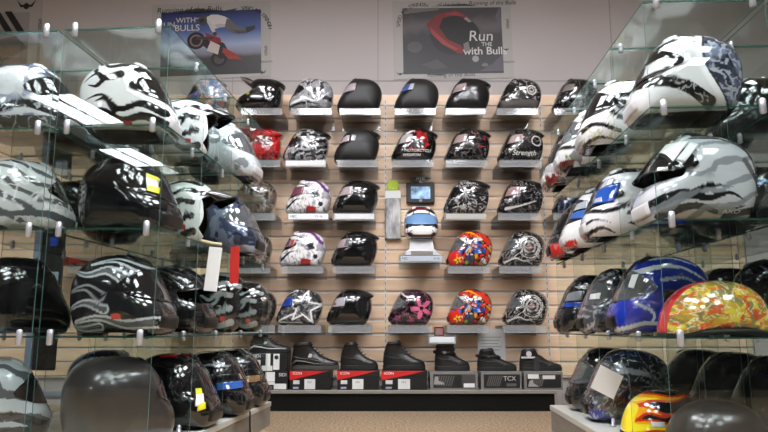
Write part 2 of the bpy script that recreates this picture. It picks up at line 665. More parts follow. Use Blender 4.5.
    if peak:
        mat_, length, rise = peak
        a_b = 45 if kind == 'offroad' else 36
        pw = 58 if kind == 'offroad' else 50
        S, T2 = np.meshgrid(np.linspace(0, 1, 10), np.linspace(-pw, pw, 21), indexing='ij')
        Bp = sh.pts(a_b + (14 if kind == 'offroad' else 5) + 0 * T2, t=T2, off=0.02)
        Bp[..., 0] += S * length * (1 - 0.55 * (T2 / pw) ** 2)
        Bp[..., 1] *= (1 - 0.22 * S)
        Bp[..., 2] += S * rise - 0.05 * S ** 2 + 0.02 * np.cos(np.radians(T2 * 1.4)) * S
        np_mesh('peak', Bp.reshape(-1, 3), grid_faces(10, 21), mat_, root, L, thick=0.003)
    if rim:
        # soft edge band around the bottom of a half shell
        A2 = np.concatenate([np.linspace(-17, 197, 3)])
        ring = []
        for th in np.linspace(0, 360, 64, endpoint=False):
            ct, st = math.cos(R(th)), math.sin(R(th))
            ring.append((0.478 * math.copysign(abs(ct) ** .9, ct), (sh.hw - .012) * math.copysign(abs(st) ** .9, st), 0.02 + 0.030 * (1 - abs(ct) ** 1.5) - .008))
        ring.append(ring[0])
        mb = MB(); mb.tube([(p[0] * L, p[1] * L, p[2] * L) for p in ring], 0.0075, 8, caps=False)
        mb.build('edge_trim', rim, root, True)
    for t in text:
        s_, size, u, w, col, shear = t[:6]
        tsgn = t[6] if len(t) > 6 else side
        me = text_mesh(s_, size, shear=shear, bold=0.0)
        import bmesh
        bm = bmesh.new(); bm.from_mesh(me)
        bmesh.ops.subdivide_edges(bm, edges=[e for e in bm.edges if e.calc_length() > .02], cuts=2)
        bmesh.ops.triangulate(bm, faces=bm.faces)
        bm.to_mesh(me); bm.free()
        # seen from the flank the reading direction runs along +u or -u
        rd = 1 if tsgn < 0 else -1
        co = np.empty(len(me.vertices) * 3); me.vertices.foreach_get('co', co); co = co.reshape(-1, 3)
        P = sh.side(u + rd * co[:, 0], w + co[:, 1] + 0.0 * co[:, 0], 0.006, tsgn)
        me.vertices.foreach_set('co', (P * L).ravel())
        me.materials.clear(); me.materials.append(pmat('print %d %d %d' % col, col, 0.4))
        link('lettering', me, root)
    for st in stickers:
        nm, col, poly4, off = st[:4]
        ssg = st[4] if len(st) > 4 else side
        (ax, ay), (bx, by), (cx, cy), (dx, dy) = poly4
        g = np.linspace(0, 1, 9)
        GS, GT = np.meshgrid(g, g, indexing='ij')
        uu = (1 - GS) * (1 - GT) * ax + GS * (1 - GT) * bx + GS * GT * cx + (1 - GS) * GT * dx
        ww = (1 - GS) * (1 - GT) * ay + GS * (1 - GT) * by + GS * GT * cy + (1 - GS) * GT * dy
        P = sh.side(uu, ww, off, ssg)
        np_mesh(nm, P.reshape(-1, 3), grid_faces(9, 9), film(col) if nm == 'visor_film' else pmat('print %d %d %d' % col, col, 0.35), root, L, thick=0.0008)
    if strap:
        mb = MB()
        mb.tube([(p[0] * L, p[1] * L, p[2] * L) for p in strap[1]], 0.007, 6)
        mb.build('chin_strap', strap[0], root, True)
    if hang:
        nm, mat_, w_, h_, wpos, wrot = hang
        M = Matrix.Translation(Vector(loc)) @ Matrix.Rotation(rz, 4, 'Z') @ Matrix.Rotation(tilt, 4, 'Y') @ Matrix.Rotation(roll, 4, 'X')
        ml = M.inverted() @ (Matrix.Translation(Vector(wpos)) @ Matrix.Rotation(wrot, 4, 'Y'))
        mb = MB(); mb.bevel_box(-w_ / 2, w_ / 2, -.001, .001, -h_ / 2, h_ / 2, .0004)
        mb.build(nm, mat_, root, loc=ml.to_translation(), rot=ml.to_euler())
    return root


# ------------------------------------------------------------------ the room
WALL_Y, H_ROOM = 4.80, 3.3
X0, X1, Y0 = -7.6, 3.6, -12.0
SLAT_TOP = 2.255

carpet = pmat('speckled carpet', (122, 102, 80), 0.95, noise=((170, 148, 122), 70, (1, 1, 1)), bump=(0.6, 120), spec=0.1)
paint_w = pmat('grey wall paint', (184, 175, 172), 0.8)
ceil_m = pmat('white ceiling tile', (225, 225, 222), 0.9)
side_m = pmat('far wall paint', (86, 84, 83), 0.85)
slat_m = pmat('pale maple slat', (240, 209, 176), 0.42, noise=((229, 193, 158), 5, (0.5, 1, 6)))
alu = pmat('aluminium strip', (226, 224, 220), 0.45, 0.1)

MB().box(X0, X1, Y0, WALL_Y + .2, -.05, 0).build('floor', carpet)['kind'] = 'structure'
cm = MB(); cm.box(X0, X1, Y0, WALL_Y + .2, H_ROOM, H_ROOM + .05)
cm.build('ceiling', ceil_m)['kind'] = 'structure'
gr = MB()
for i in range(1, 19):
    gr.box(X0 + i * .61 - .012, X0 + i * .61 + .012, Y0, WALL_Y, H_ROOM - .006, H_ROOM)
for i in range(1, 14):
    gr.box(X0, X1, Y0 + i * 1.22 - .012, Y0 + i * 1.22 + .012, H_ROOM - .006, H_ROOM)
gr.build('trim_1', pmat('ceiling grid', (200, 200, 198), .6))['kind'] = 'structure'
wb = MB(); wb.box(X0, X1, WALL_Y, WALL_Y + .2, 0, H_ROOM)
wb.build('wall_back', paint_w)['kind'] = 'structure'
MB().box(X0 - .1, X0, Y0, WALL_Y, 0, H_ROOM).build('wall_left', side_m)['kind'] = 'structure'
MB().box(X1, X1 + .1, Y0, WALL_Y, 0, H_ROOM).build('wall_right', side_m)['kind'] = 'structure'
MB().box(X0, X1, Y0 - .1, Y0, 0, H_ROOM).build('wall_front', side_m)['kind'] = 'structure'
# seams between the upper wall boards
sm = MB()
for px in (234, 378, 612):
    x = px_x(px, WALL_Y, 2.6)
    sm.box(x - .003, x + .003, WALL_Y - .003, WALL_Y, SLAT_TOP, H_ROOM)
z = at(300, 81, WALL_Y).z
sm.box(X0, X1, WALL_Y - .003, WALL_Y, z - .003, z + .003)
sm.build('trim_2', pmat('wall joint', (150, 146, 142), .8))['kind'] = 'structure'

# slatwall: boards with aluminium lined grooves
BACK = WALL_Y - .004
PITCH_S = 0.0985
SX = [-3.3, px_x(238, 4.78, 1.4), px_x(385.5, 4.78, 1.4), px_x(543.5, 4.78, 1.4), 2.6]
n_slat = int((SLAT_TOP - .13) / PITCH_S)
for i in range(4):
    p = MB()
    xa, xb = SX[i] + .006, SX[i + 1] - .006
    for k in range(n_slat):
        zt = SLAT_TOP - k * PITCH_S
        zb = zt - PITCH_S + .009
        # rounded lips of each slat
        p.loft([[(x, 4.775, zb + .004), (x, 4.772, zb + .010), (x, 4.772, zt - .006), (x, 4.776, zt), (x, WALL_Y, zt), (x, WALL_Y, zb)] for x in (xa, xb)], True, 0)
        p.box(xa, xb, 4.776, 4.7965, zb - .0075, zb - .001, 1)
    p.build('trim_%d' % (3 + i), [slat_m, alu])['kind'] = 'structure'
# slotted metal uprights between the boards
for i, x in enumerate(SX[1:4]):
    p = MB()
    p.box(x - .006, x + .006, 4.768, 4.80, .13, SLAT_TOP)
    zz = .16
    while zz < SLAT_TOP - .03:
        p.box(x - .002, x + .002, 4.7665, 4.768, zz, zz + .02, 1)
        zz += .045
    p.build('trim_%d' % (7 + i), [pmat('upright metal', (214, 210, 206), .45, .1), pmat('upright slot', (96, 90, 86), .6)])['kind'] = 'structure'

ct = thing('reflection_blocker', 'long black counter behind the camera', 'counter', (0, -2.0, 0))  # added unseen block; darkens what the glass and helmets reflect
m = MB(); m.box(-4.2, 3.2, -.5, 0, .08, 1.26); m.build('body', pmat('blocker black', (20, 20, 22), .6), ct)
m = MB(); m.bevel_box(-4.25, 3.25, -.55, .04, 1.26, 1.30, .004); m.build('top', pmat('blocker top', (40, 40, 42), .4), ct)
m = MB(); m.box(-4.1, 3.1, -.45, -.05, 0, .08); m.build('base', BLACKP, ct)

# ------------------------------------------------------------------ ceiling lights
LAMP = pmat('lit diffuser', (255, 255, 255), 0.5, emit=(247, 249, 255), estr=25.0)
k = 0
for (x, y) in [(-1.0, 2.4), (0.2, 2.4), (1.4, 2.4), (-.8, 1.0), (.8, 1.0), (-2.0, 0.2), (0.0, 0.2), (2.0, 0.2), (-1.0, -1.2), (1.0, -1.2), (-4.9, -3.85), (-5.5, -6.2)]:
    t = thing('ceiling_light', 'recessed fluorescent ceiling light with white frame', 'light', (x, y, H_ROOM), group='ceiling lights')
    d = MB()
    for s in (-1, 1):
        d.box(s * .15 - .13, s * .15 + .13, -.58, .58, -.012, -.008)
    d.build('diffuser', LAMP, t)
    f = MB()
    for a in ((-.31, -.285, -.61, .61), (.285, .31, -.61, .61), (-.285, .285, .585, .61), (-.285, .285, -.61, -.585), (-.012, .012, -.585, .585)):
        f.box(a[0], a[1], a[2], a[3], -.02, 0)
    f.build('frame', pmat('lamp frame', (230, 230, 228), .5), t)

for (x, y) in [(-2.6, -3.2), (-1.4, -4.2), (.4, -3.6), (1.7, -4.6), (2.7, -3.4)]:
    t = thing('downlight', 'twin square downlight in the ceiling behind the camera', 'light', (x, y, H_ROOM), group='downlights')
    d = MB()
    for s in (-1, 1):
        d.box(s * .16 - .09, s * .16 + .09, -.09, .09, -.012, -.006)
    d.build('diffuser', LAMP, t)
    f = MB(); f.bevel_box(-.28, .28, -.12, .12, -.006, 0, .002); f.build('frame', pmat('lamp frame', (230, 230, 228), .5), t)

# ------------------------------------------------------------------ posters
PINK = pmat('poster paper', (172, 166, 161), .6)
INK = pmat('poster ink', (28, 26, 27), .6)


def poster(label, cx, cz, w, h, rot, pic_rect, pic_mat, extras):
    t = thing('poster', label, 'poster', (cx, WALL_Y - .006, cz), (0, rot, 0))
    m = MB(); m.box(-w / 2, w / 2, 0, .002, -h / 2, h / 2)
    m.build('paper', PINK, t)
    x0, x1, z0, z1 = pic_rect
    m = MB(); m.box(x0, x1, -.001, 0, z0, z1)
    m.build('picture', pic_mat, t)
    extras(t)
    return t


def sky_print(name, stops, bands):
    m = pmat(name, (90, 110, 160), .45)
    nt = m.node_tree
    tc = nt.nodes.new('ShaderNodeTexCoord')
    sp = nt.nodes.new('ShaderNodeSeparateXYZ')
    rp = nt.nodes.new('ShaderNodeValToRGB')
    nz = nt.nodes.new('ShaderNodeTexNoise'); nz.inputs['Scale'].default_value = 7
    ad = nt.nodes.new('ShaderNodeMath'); ad.operation = 'MULTIPLY_ADD'; ad.inputs[1].default_value = bands
    nt.links.new(tc.outputs['Generated'], sp.inputs[0])
    nt.links.new(tc.outputs['Object'], nz.inputs['Vector'])
    nt.links.new(nz.outputs['Fac'], ad.inputs[0])
    nt.links.new(sp.outputs['Z'], ad.inputs[2])
    nt.links.new(ad.outputs[0], rp.inputs['Fac'])
    el = rp.color_ramp.elements
    while len(el) < len(stops):
        el.new(.5)
    for e, (p, c) in zip(el, stops):
        e.position = p; e.color = (*lin(c), 1)
    nt.links.new(rp.outputs['Color'], nt.nodes['Principled BSDF'].inputs['Base Color'])
    return m


def flat(name, polys, parent, y=-.002):
    """Printed shapes: (colour, polygon) list, each colour a part."""
    for n, (col, poly) in enumerate(polys):
        m = MB(); m.prism(poly, y - .0004 * (n + 1), y + .0006)
        m.build(name, pmat('ink %d %d %d' % col, col, .5), parent)


def circ(cx, cz, r, n=18, sx=1.0, rot=0.0):
    out = []
    for i in range(n):
        a = 2 * math.pi * i / n
        x, z = r * sx * math.cos(a), r * math.sin(a)
        out.append((cx + x * math.cos(rot) - z * math.sin(rot), cz + x * math.sin(rot) + z * math.cos(rot)))
    return out


def arc_text(s, size, cx, cz, rad, a0, a1, parent, mat):
    for i, ch in enumerate(s):
        if ch == ' ':
            continue
        a = R(a0 + (a1 - a0) * i / (len(s) - 1))
        wall_text(ch, size, cx + rad * math.cos(a), -.002, cz + rad * math.sin(a), mat, parent, 'lettering', rot=-(a - R(90)))


def bull(cx, cz, s, parent):
    flat('bull_mark', [((28, 26, 27), circ(cx, cz, .35 * s, 14, .8)), ((28, 26, 27), [(cx - s, cz + .7 * s), (cx - .5 * s, cz + .15 * s), (cx + .5 * s, cz + .15 * s), (cx + s, cz + .7 * s), (cx + .6 * s, cz - .1 * s), (cx - .6 * s, cz - .1 * s)])], parent)


def left_poster(t):
    # stunt rider stretched out above a leaping motorcycle
    rot = R(-35)
    def rr(pts, ox=0.0, oz=0.0):
        return [(ox + x * math.cos(rot) - z * math.sin(rot), oz + x * math.sin(rot) + z * math.cos(rot)) for x, z in pts]
    B = (0.02, -.06)
    flat('printed_motorcycle', [
        ((26, 20, 22), circ(-.115, .0, .07)), ((120, 100, 96), circ(-.115, .0, .05)), ((34, 22, 24), circ(-.115, .0, .036)),
        ((24, 20, 22), circ(.06, -.155, .062)), ((70, 60, 60), circ(.06, -.155, .04)),
        ((28, 24, 26), rr([(-.10, -.03), (.10, -.05), (.14, .02), (.05, .07), (-.08, .06)], *B)),
        ((140, 38, 34), rr([(-.13, .06), (.0, .09), (.03, .06), (-.06, .02)], *B)),
        ((196, 180, 172), rr([(-.05, .03), (.03, .04), (.06, -.03), (-.03, -.05)], *B)),
        ((150, 44, 38), rr([(.06, .04), (.17, .05), (.2, .03), (.08, .0)], *B)),
        ((60, 52, 54), rr([(-.16, .0), (-.05, .07), (-.04, .05), (-.15, -.02)], *B)),
        ((140, 50, 42), [(.10, -.12), (.2, -.13), (.24, -.17), (.14, -.16)]),
    ], t, -.0014)
    flat('printed_rider', [
        ((74, 70, 70), circ(-.055, .165, .042, 20, 1.15, .3)), ((40, 38, 40), [(-.095, .17), (-.06, .18), (-.05, .155), (-.085, .14)]),
        ((206, 200, 196), [(-.035, .188), (-.0, .207), (.05, .205), (.10, .19), (.14, .165), (.145, .135), (.12, .105), (.08, .10), (.03, .092), (-.01, .11), (-.03, .14)]),
        ((178, 170, 168), [(.02, .12), (.06, .13), (.12, .125), (.11, .105), (.05, .095)]),
        ((196, 190, 186), [(-.03, .15), (-.012, .16), (.02, .11), (.035, .06), (.018, .05), (-.005, .09)]), ((60, 52, 52), circ(.028, .05, .016)),
        ((92, 88, 92), [(.12, .172), (.155, .155), (.185, .118), (.225, .10), (.268, .088), (.292, .07), (.282, .05), (.22, .048), (.165, .052), (.125, .075), (.105, .11)]),
        ((70, 66, 70), [(.165, .075), (.22, .068), (.275, .066), (.28, .05), (.2, .045)]),
        ((46, 42, 44), [(.262, .092), (.30, .10), (.335, .106), (.338, .085), (.315, .07), (.285, .055), (.27, .06)]),
    ], t, -.0036)
    for s, sz, x, z in (('RUN', .06, -.34, .135), ('WITH', .058, -.195, .168), ('THE', .022, -.11, .18), ('BULLS', .072, -.185, .105)):
        wall_text(s, sz, x, -.0016, z, pmat('poster cream', (214, 206, 188), .5), t)
    wall_text('Running of the Bulls', .062, -.17, -.0012, .255, INK, t, shear=.15)
    arc_text('SPEED AND STRENGTH', .042, .26, .06, .19, 96, 8, t, INK)
    wall_text('SPEED', .03, .415, -.0012, -.10, INK, t, rot=R(90))
    wall_text('STRENGTH', .022, .41, -.0012, -.19, INK, t)
    flat('ink_smear', [((70, 66, 64), [(-.36, .235), (-.1, .265), (.1, .238), (.2, .255), (.18, .236), (-.1, .228)])], t, -.0006)
    bull(.385, -.275, .035, t)


pa, pb = at(152, 40, WALL_Y), at(271, 40, WALL_Y)
lw = pb.x - pa.x
lz0, lz1 = at(210, 79, WALL_Y).z, at(210, 3, WALL_Y).z
sky = sky_print('printed evening sky', [(0.0, (26, 24, 26)), (.30, (58, 52, 54)), (.36, (120, 116, 126)), (.50, (150, 160, 186)), (.72, (70, 92, 150)), (1.0, (34, 44, 92))], .06)
poster('poster of a stunt rider over a motorcycle under a blue sky', (pa.x + pb.x) / 2, (lz0 + lz1) / 2, lw, lz1 - lz0, R(-2.2), (-lw / 2 + .07, lw / 2 - .075, -(lz1 - lz0) / 2 + .03, (lz1 - lz0) / 2 - .07), sky, left_poster)


def right_poster(t):
    flat('printed_rider', [
        ((22, 20, 22), circ(.02, .03, .16, 22, 1.2)),
        ((120, 34, 36), [(-.20, .12), (-.12, .20), (.02, .235), (.10, .20), (.14, .16), (.10, .17), (.02, .20), (-.07, .17), (-.10, .10), (-.04, .0), (.06, -.05), (.10, -.10), (.05, -.12), (-.05, -.06), (-.15, .03)]),
        ((158, 58, 56), [(-.17, .10), (-.13, .06), (-.04, -.03), (.04, -.08), (.02, -.09), (-.08, -.04), (-.16, .05)]),
        ((150, 56, 52), [(-.06, .20), (.03, .225), (.10, .185), (.06, .19), (-.02, .20)]),
        ((150, 140, 136), [(.11, .18), (.15, .14), (.13, .135), (.09, .165)]),
        ((118, 110, 108), [(.08, -.04), (.12, -.02), (.13, -.09), (.09, -.11)]),
        ((30, 27, 30), circ(-.02, .06, .05, 16)),
    ], t, -.0014)
    flat('printed_road', [((92, 86, 98), [(.37, .26), (.38, .10), (.33, .18)]), ((80, 72, 84), [(.20, -.26), (.38, -.26), (.38, -.12), (.30, -.2)]),
                          ((110, 104, 102), [(-.37, .25), (-.37, .21), (-.10, .24), (-.10, .26)])], t, -.001)
    flat('printed_burst', [((74, 69, 69), circ(-.29, -.06, .045, 22, 1.3)), ((64, 60, 60), [(-.24, -.2), (-.12, -.16), (-.04, -.23), (-.16, -.24)])], t, -.0012)
    cr = pmat('poster white', (208, 202, 198), .5)
    wall_text('Run', .12, .215, -.0018, .02, cr, t, shear=.1)
    wall_text('THE', .045, .26, -.0018, -.045, cr, t)
    wall_text('with Bulls', .085, .245, -.0018, -.10, cr, t, bold=.001)
    flat('printed_burst', [((150, 144, 142), circ(.17, -.16, .026, 16, 1.0)), ((110, 104, 102), circ(.24, -.21, .014, 16, 1.8))], t, -.0012)
    wall_text('Running of the Bulls', .045, .315, -.0012, .292, INK, t, shear=.15)
    arc_text('SPEED AND STRENGTH', .04, -.245, .12, .165, 182, 72, t, INK)
    wall_text('of the bulls', .04, -.02, -.0012, .285, INK, t, shear=.2)
    wall_text('Running of the Bulls', .045, -.02, -.0012, -.285, INK, t, shear=.15)
    wall_text('SPEED', .03, .425, -.0012, .12, INK, t, rot=R(90))
    wall_text('STRENGTH', .02, .415, -.0012, -.19, INK, t)
    flat('ink_smear', [((60, 57, 56), [(-.16, .272), (.1, .29), (.2, .268)]), ((60, 57, 56), [(-.27, -.272), (-.1, -.29), (.0, -.268)])], t, -.0006)
    bull(-.405, -.275, .03, t); bull(.405, -.09, .026, t)


pa, pb = at(393, 40, WALL_Y), at(512, 40, WALL_Y)
rw = pb.x - pa.x
rz0, rz1 = at(450, 79, WALL_Y).z, at(450, 1, WALL_Y).z
dark = sky_print('printed dusk', [(0.0, (24, 22, 24)), (.45, (34, 30, 33)), (.7, (52, 46, 50)), (.86, (96, 88, 90)), (1.0, (60, 54, 56))], .25)
poster('poster of a red and black rider leaning in a dark corner', (pa.x + pb.x) / 2, (rz0 + rz1) / 2, rw, rz1 - rz0, R(-.8), (-rw / 2 + .075, rw / 2 - .075, -(rz1 - rz0) / 2 + .04, (rz1 - rz0) / 2 - .06), dark, right_poster)


def far_poster(t):
    flat('printed_stripe', [((30, 28, 30), [(x, .02), (x + .055, .02), (x - .06, .2), (x - .115, .2)]) for x in (-.32, -.23, -.14, -.05, .04, .13, .22)], t, -.0012)
    flat('ink_smear', [((44, 41, 42), [(-.4, -.02), (-.2, .03), (.0, -.05), (.2, .0), (.3, -.1), (.1, -.22), (-.2, -.2), (-.4, -.24)])], t, -.001)
    bull(.27, .24, .075, t)
    wall_text('SPEED AND STRENGTH', .035, .38, -.0012, -.05, INK, t, rot=R(90))


pa, pb = at(-62, 40, WALL_Y), at(41, 40, WALL_Y)
poster('poster with slanted dark stripes behind the left glass cubes', (pa.x + pb.x) / 2, at(10, 37, WALL_Y).z, pb.x - pa.x, .60, R(-2), (-.37, .30, -.27, .19), sky_print('printed greys', [(0, (70, 66, 68)), (.5, (120, 114, 114)), (1, (150, 144, 142))], .5), far_poster)

# ------------------------------------------------------------------ wall helmets on acrylic trays
ROWS = {1: 2.043, 2: 1.671, 3: 1.300, 4: 0.940, 5: 0.549}
HD = 4.605


def tray(x, z, label, w=.285, insert=None):
    t = thing('acrylic_tray', label, 'display tray', (x, 4.772, z), group=None)
    m = MB(); m.box(-w / 2, w / 2, -.31, 0, -.005, 0, 0)
    m.build('shelf_plate', ACRYL, t)
    m = MB(); m.box(-w / 2, w / 2, -.315, -.31, -.047, 0.0, 0, 1)
    m.box(-w / 2, w / 2, -.3165, -.309, -.0495, -.047, 1)
    m.build('front_lip', [ALIP, AEDGE], t)
    m = MB(); m.box(-w / 2, w / 2, -.004, 0, -.07, -.005)
    m.box(-w / 2 + .02, w / 2 - .02, 0, .018, -.012, -.004)
    m.build('back_plate', ACRYL, t)
    if insert:
        col, txt = insert
        m = MB(); m.box(-w / 2 + .008, w / 2 - .008, -.3165, -.3152, -.042, -.006)
        c = m.build('label_strip', pmat('strip %d %d %d' % col, col, .4), t)
        for s, xx, sz in txt:
            wall_text(s, sz, xx, -.3168, -.024, INK, c)
    return t


BK, SV, WH, RD = (16, 16, 17), (160, 160, 163), (232, 230, 228), (176, 26, 30)
MT = (30, 28, 28)
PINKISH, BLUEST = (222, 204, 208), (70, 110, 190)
VS = [(.43, .375), (.335, .575), (.09, .575), (.12, .40)]       # outline of the pale patch that paints a visor's reflection


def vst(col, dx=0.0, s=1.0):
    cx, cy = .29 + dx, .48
    return ('visor_film', col, [(cx + (x - .29) * s, cy + (y - .48) * s) for x, y in VS], .0165)  # this visor_film is a painted visor reflection


SKULL = [('warp', SV, 7, 2.6, .15, 5), ('ridge', (225, 225, 228), 7, .035, 9), ('noise', BK, 6, 6, .60, 12)]
SWIRL = [('warp', BK, 5.5, 2.2, .35, 3), ('band', (235, 235, 238), [(.4, .12), (.1, .22), (-.2, .18), (-.42, .4)], .035, .005), ('band', BK, [(.45, .06), (.1, .14), (-.25, .1)], .03, .004), ('ridge', (240, 240, 240), 5, .03, 8)]
GRAF = [('noise', (120, 116, 116), 7, 7, .56, 21), ('ridge', (220, 216, 214), 8, .035, 31), ('noise', BK, 4, 4, .58, 8)]
ORN = [('ring', (190, 186, 180), -.1, .40, .19, .012), ('ring', (150, 146, 142), -.1, .40, .12, .02), ('disc', (130, 96, 90), -.1, .40, .06),
       ('ridge', (206, 202, 198), 11, .045, 41), ('noise', BK, 5, 5, .58, 6), ('ring', (205, 200, 196), -.1, .40, .23, .007), ('band', (196, 194, 190), [(.42, .08), (.2, .16), (0, .1), (-.2, .14)], .02, .004)]
WHT = [('noise', (150, 146, 160), 7, 5, .60, 3), ('ridge', (30, 28, 34), 5, .03, 15), ('band', (110, 60, 120), [(.1, .74), (-.2, .72), (-.42, .5)], .02, .035),
       ('band', (28, 26, 32), [(.42, .12), (.2, .3), (.0, .28)], .025, .006), ('poly', RD, [(.02, .02), (-.2, .02), (-.22, .13), (-.02, .16)]), ('poly', (40, 38, 46), [(-.12, .46), (-.26, .5), (-.28, .36), (-.15, .34)]),
       ('band', (28, 26, 32), [(.25, .68), (.0, .6), (-.1, .5), (-.3, .55)], .014, .006), ('disc', (40, 40, 60), -.3, .2, .05)]
def star_pts(cx, cy, ro, ri, a0):
    return [(cx + (ro if k % 2 == 0 else ri) * math.cos(a0 + math.pi * k / 5), cy + (ro if k % 2 == 0 else ri) * math.sin(a0 + math.pi * k / 5)) for k in range(10)]


def outline(col, P, w_):
    return [('band', col, [P[k], P[(k + 1) % len(P)]], w_, w_) for k in range(len(P))]


STAR = [('ridge', (150, 150, 152), 6, .04, 4)] + outline(WH, star_pts(-.15, .37, .36, .15, R(98)), .019) + outline((150, 150, 152), star_pts(-.15, .37, .24, .10, R(98)), .007) + [
    ('band', WH, p, .016, .016) for p in ([(.46, .06), (.2, .18), (.02, .25)], [(.46, .06), (.1, .05), (-.1, .05)], [(.33, .55), (.2, .68), (.02, .74)])]
GRAFFITI = [('cells', [(190, 44, 26), (190, 44, 26), (200, 60, 30), (42, 88, 170), (206, 200, 196), (214, 140, 30), (200, 48, 30), (60, 60, 70), (40, 60, 120)], 11, 12, .012),
            ('band', (230, 150, 30), [(.2, .74), (.0, .72), (-.2, .6)], .035, .008), ('disc', (40, 86, 170), -.12, .32, .07), ('ring', (20, 20, 22), .03, .36, .10, .018),
            ('ridge', (232, 230, 226), 5, .035, 23, [(.2, .66), (-.3, .6), (-.3, .3), (.1, .2)]), ('poly', (206, 46, 28), [(.5, .0), (.5, .32), (.25, .3), (.16, .1), (.2, .0)]), ('flower', (236, 206, 30), .28, .13, .085), ('disc', (20, 20, 20), .28, .13, .02),
            ('poly', (206, 46, 28), [(-.1, .74), (-.4, .6), (-.46, .4), (-.3, .5)]), ('disc', (120, 180, 40), .1, .07, .035)]
FLOWER = [('flower', (206, 96, 130), -.22, .35, .24), ('disc', (24, 20, 22), -.22, .35, .045), ('flower', (120, 56, 84), .3, .12, .10), ('ridge', (150, 92, 118), 7, .025, 18), ('band', (210, 190, 196), [(.2, .68), (.1, .60), (-.05, .62)], .02, .01), ('flower', (150, 66, 96), .0, .1, .09)]
REDOFF = [('noise', (120, 14, 22), 5, 6, .56, 3), ('warp', (214, 70, 70), 4, 1.5, .80, 6), ('noise', (60, 14, 18), 9, 9, .66, 9)]
BROWN = [('noise', (112, 94, 84), 4, 3, .50, 13), ('warp', (34, 30, 30), 3, 2.4, .62, 11), ('ridge', (180, 168, 158), 4, .03, 5)]
REDGR = [('noise', (150, 34, 40), 6, 6, .55, 7, [(-.05, .62), (-.4, .6), (-.42, .2), (-.1, .3)]), ('ridge', (130, 124, 122), 7, .03, 4), ('noise', BK, 5, 5, .62, 5)]
BIRD = [('noise', (62, 92, 150), 4, 4, .45, 17), ('noise', (206, 140, 70), 5, 5, .58, 23), ('ridge', (230, 224, 214), 6, .035, 27), ('noise', (200, 60, 40), 8, 8, .68, 2)]
NAVY = [('noise', (60, 72, 104), 5, 5, .52, 19), ('ridge', (196, 200, 206), 6, .035, 3)]

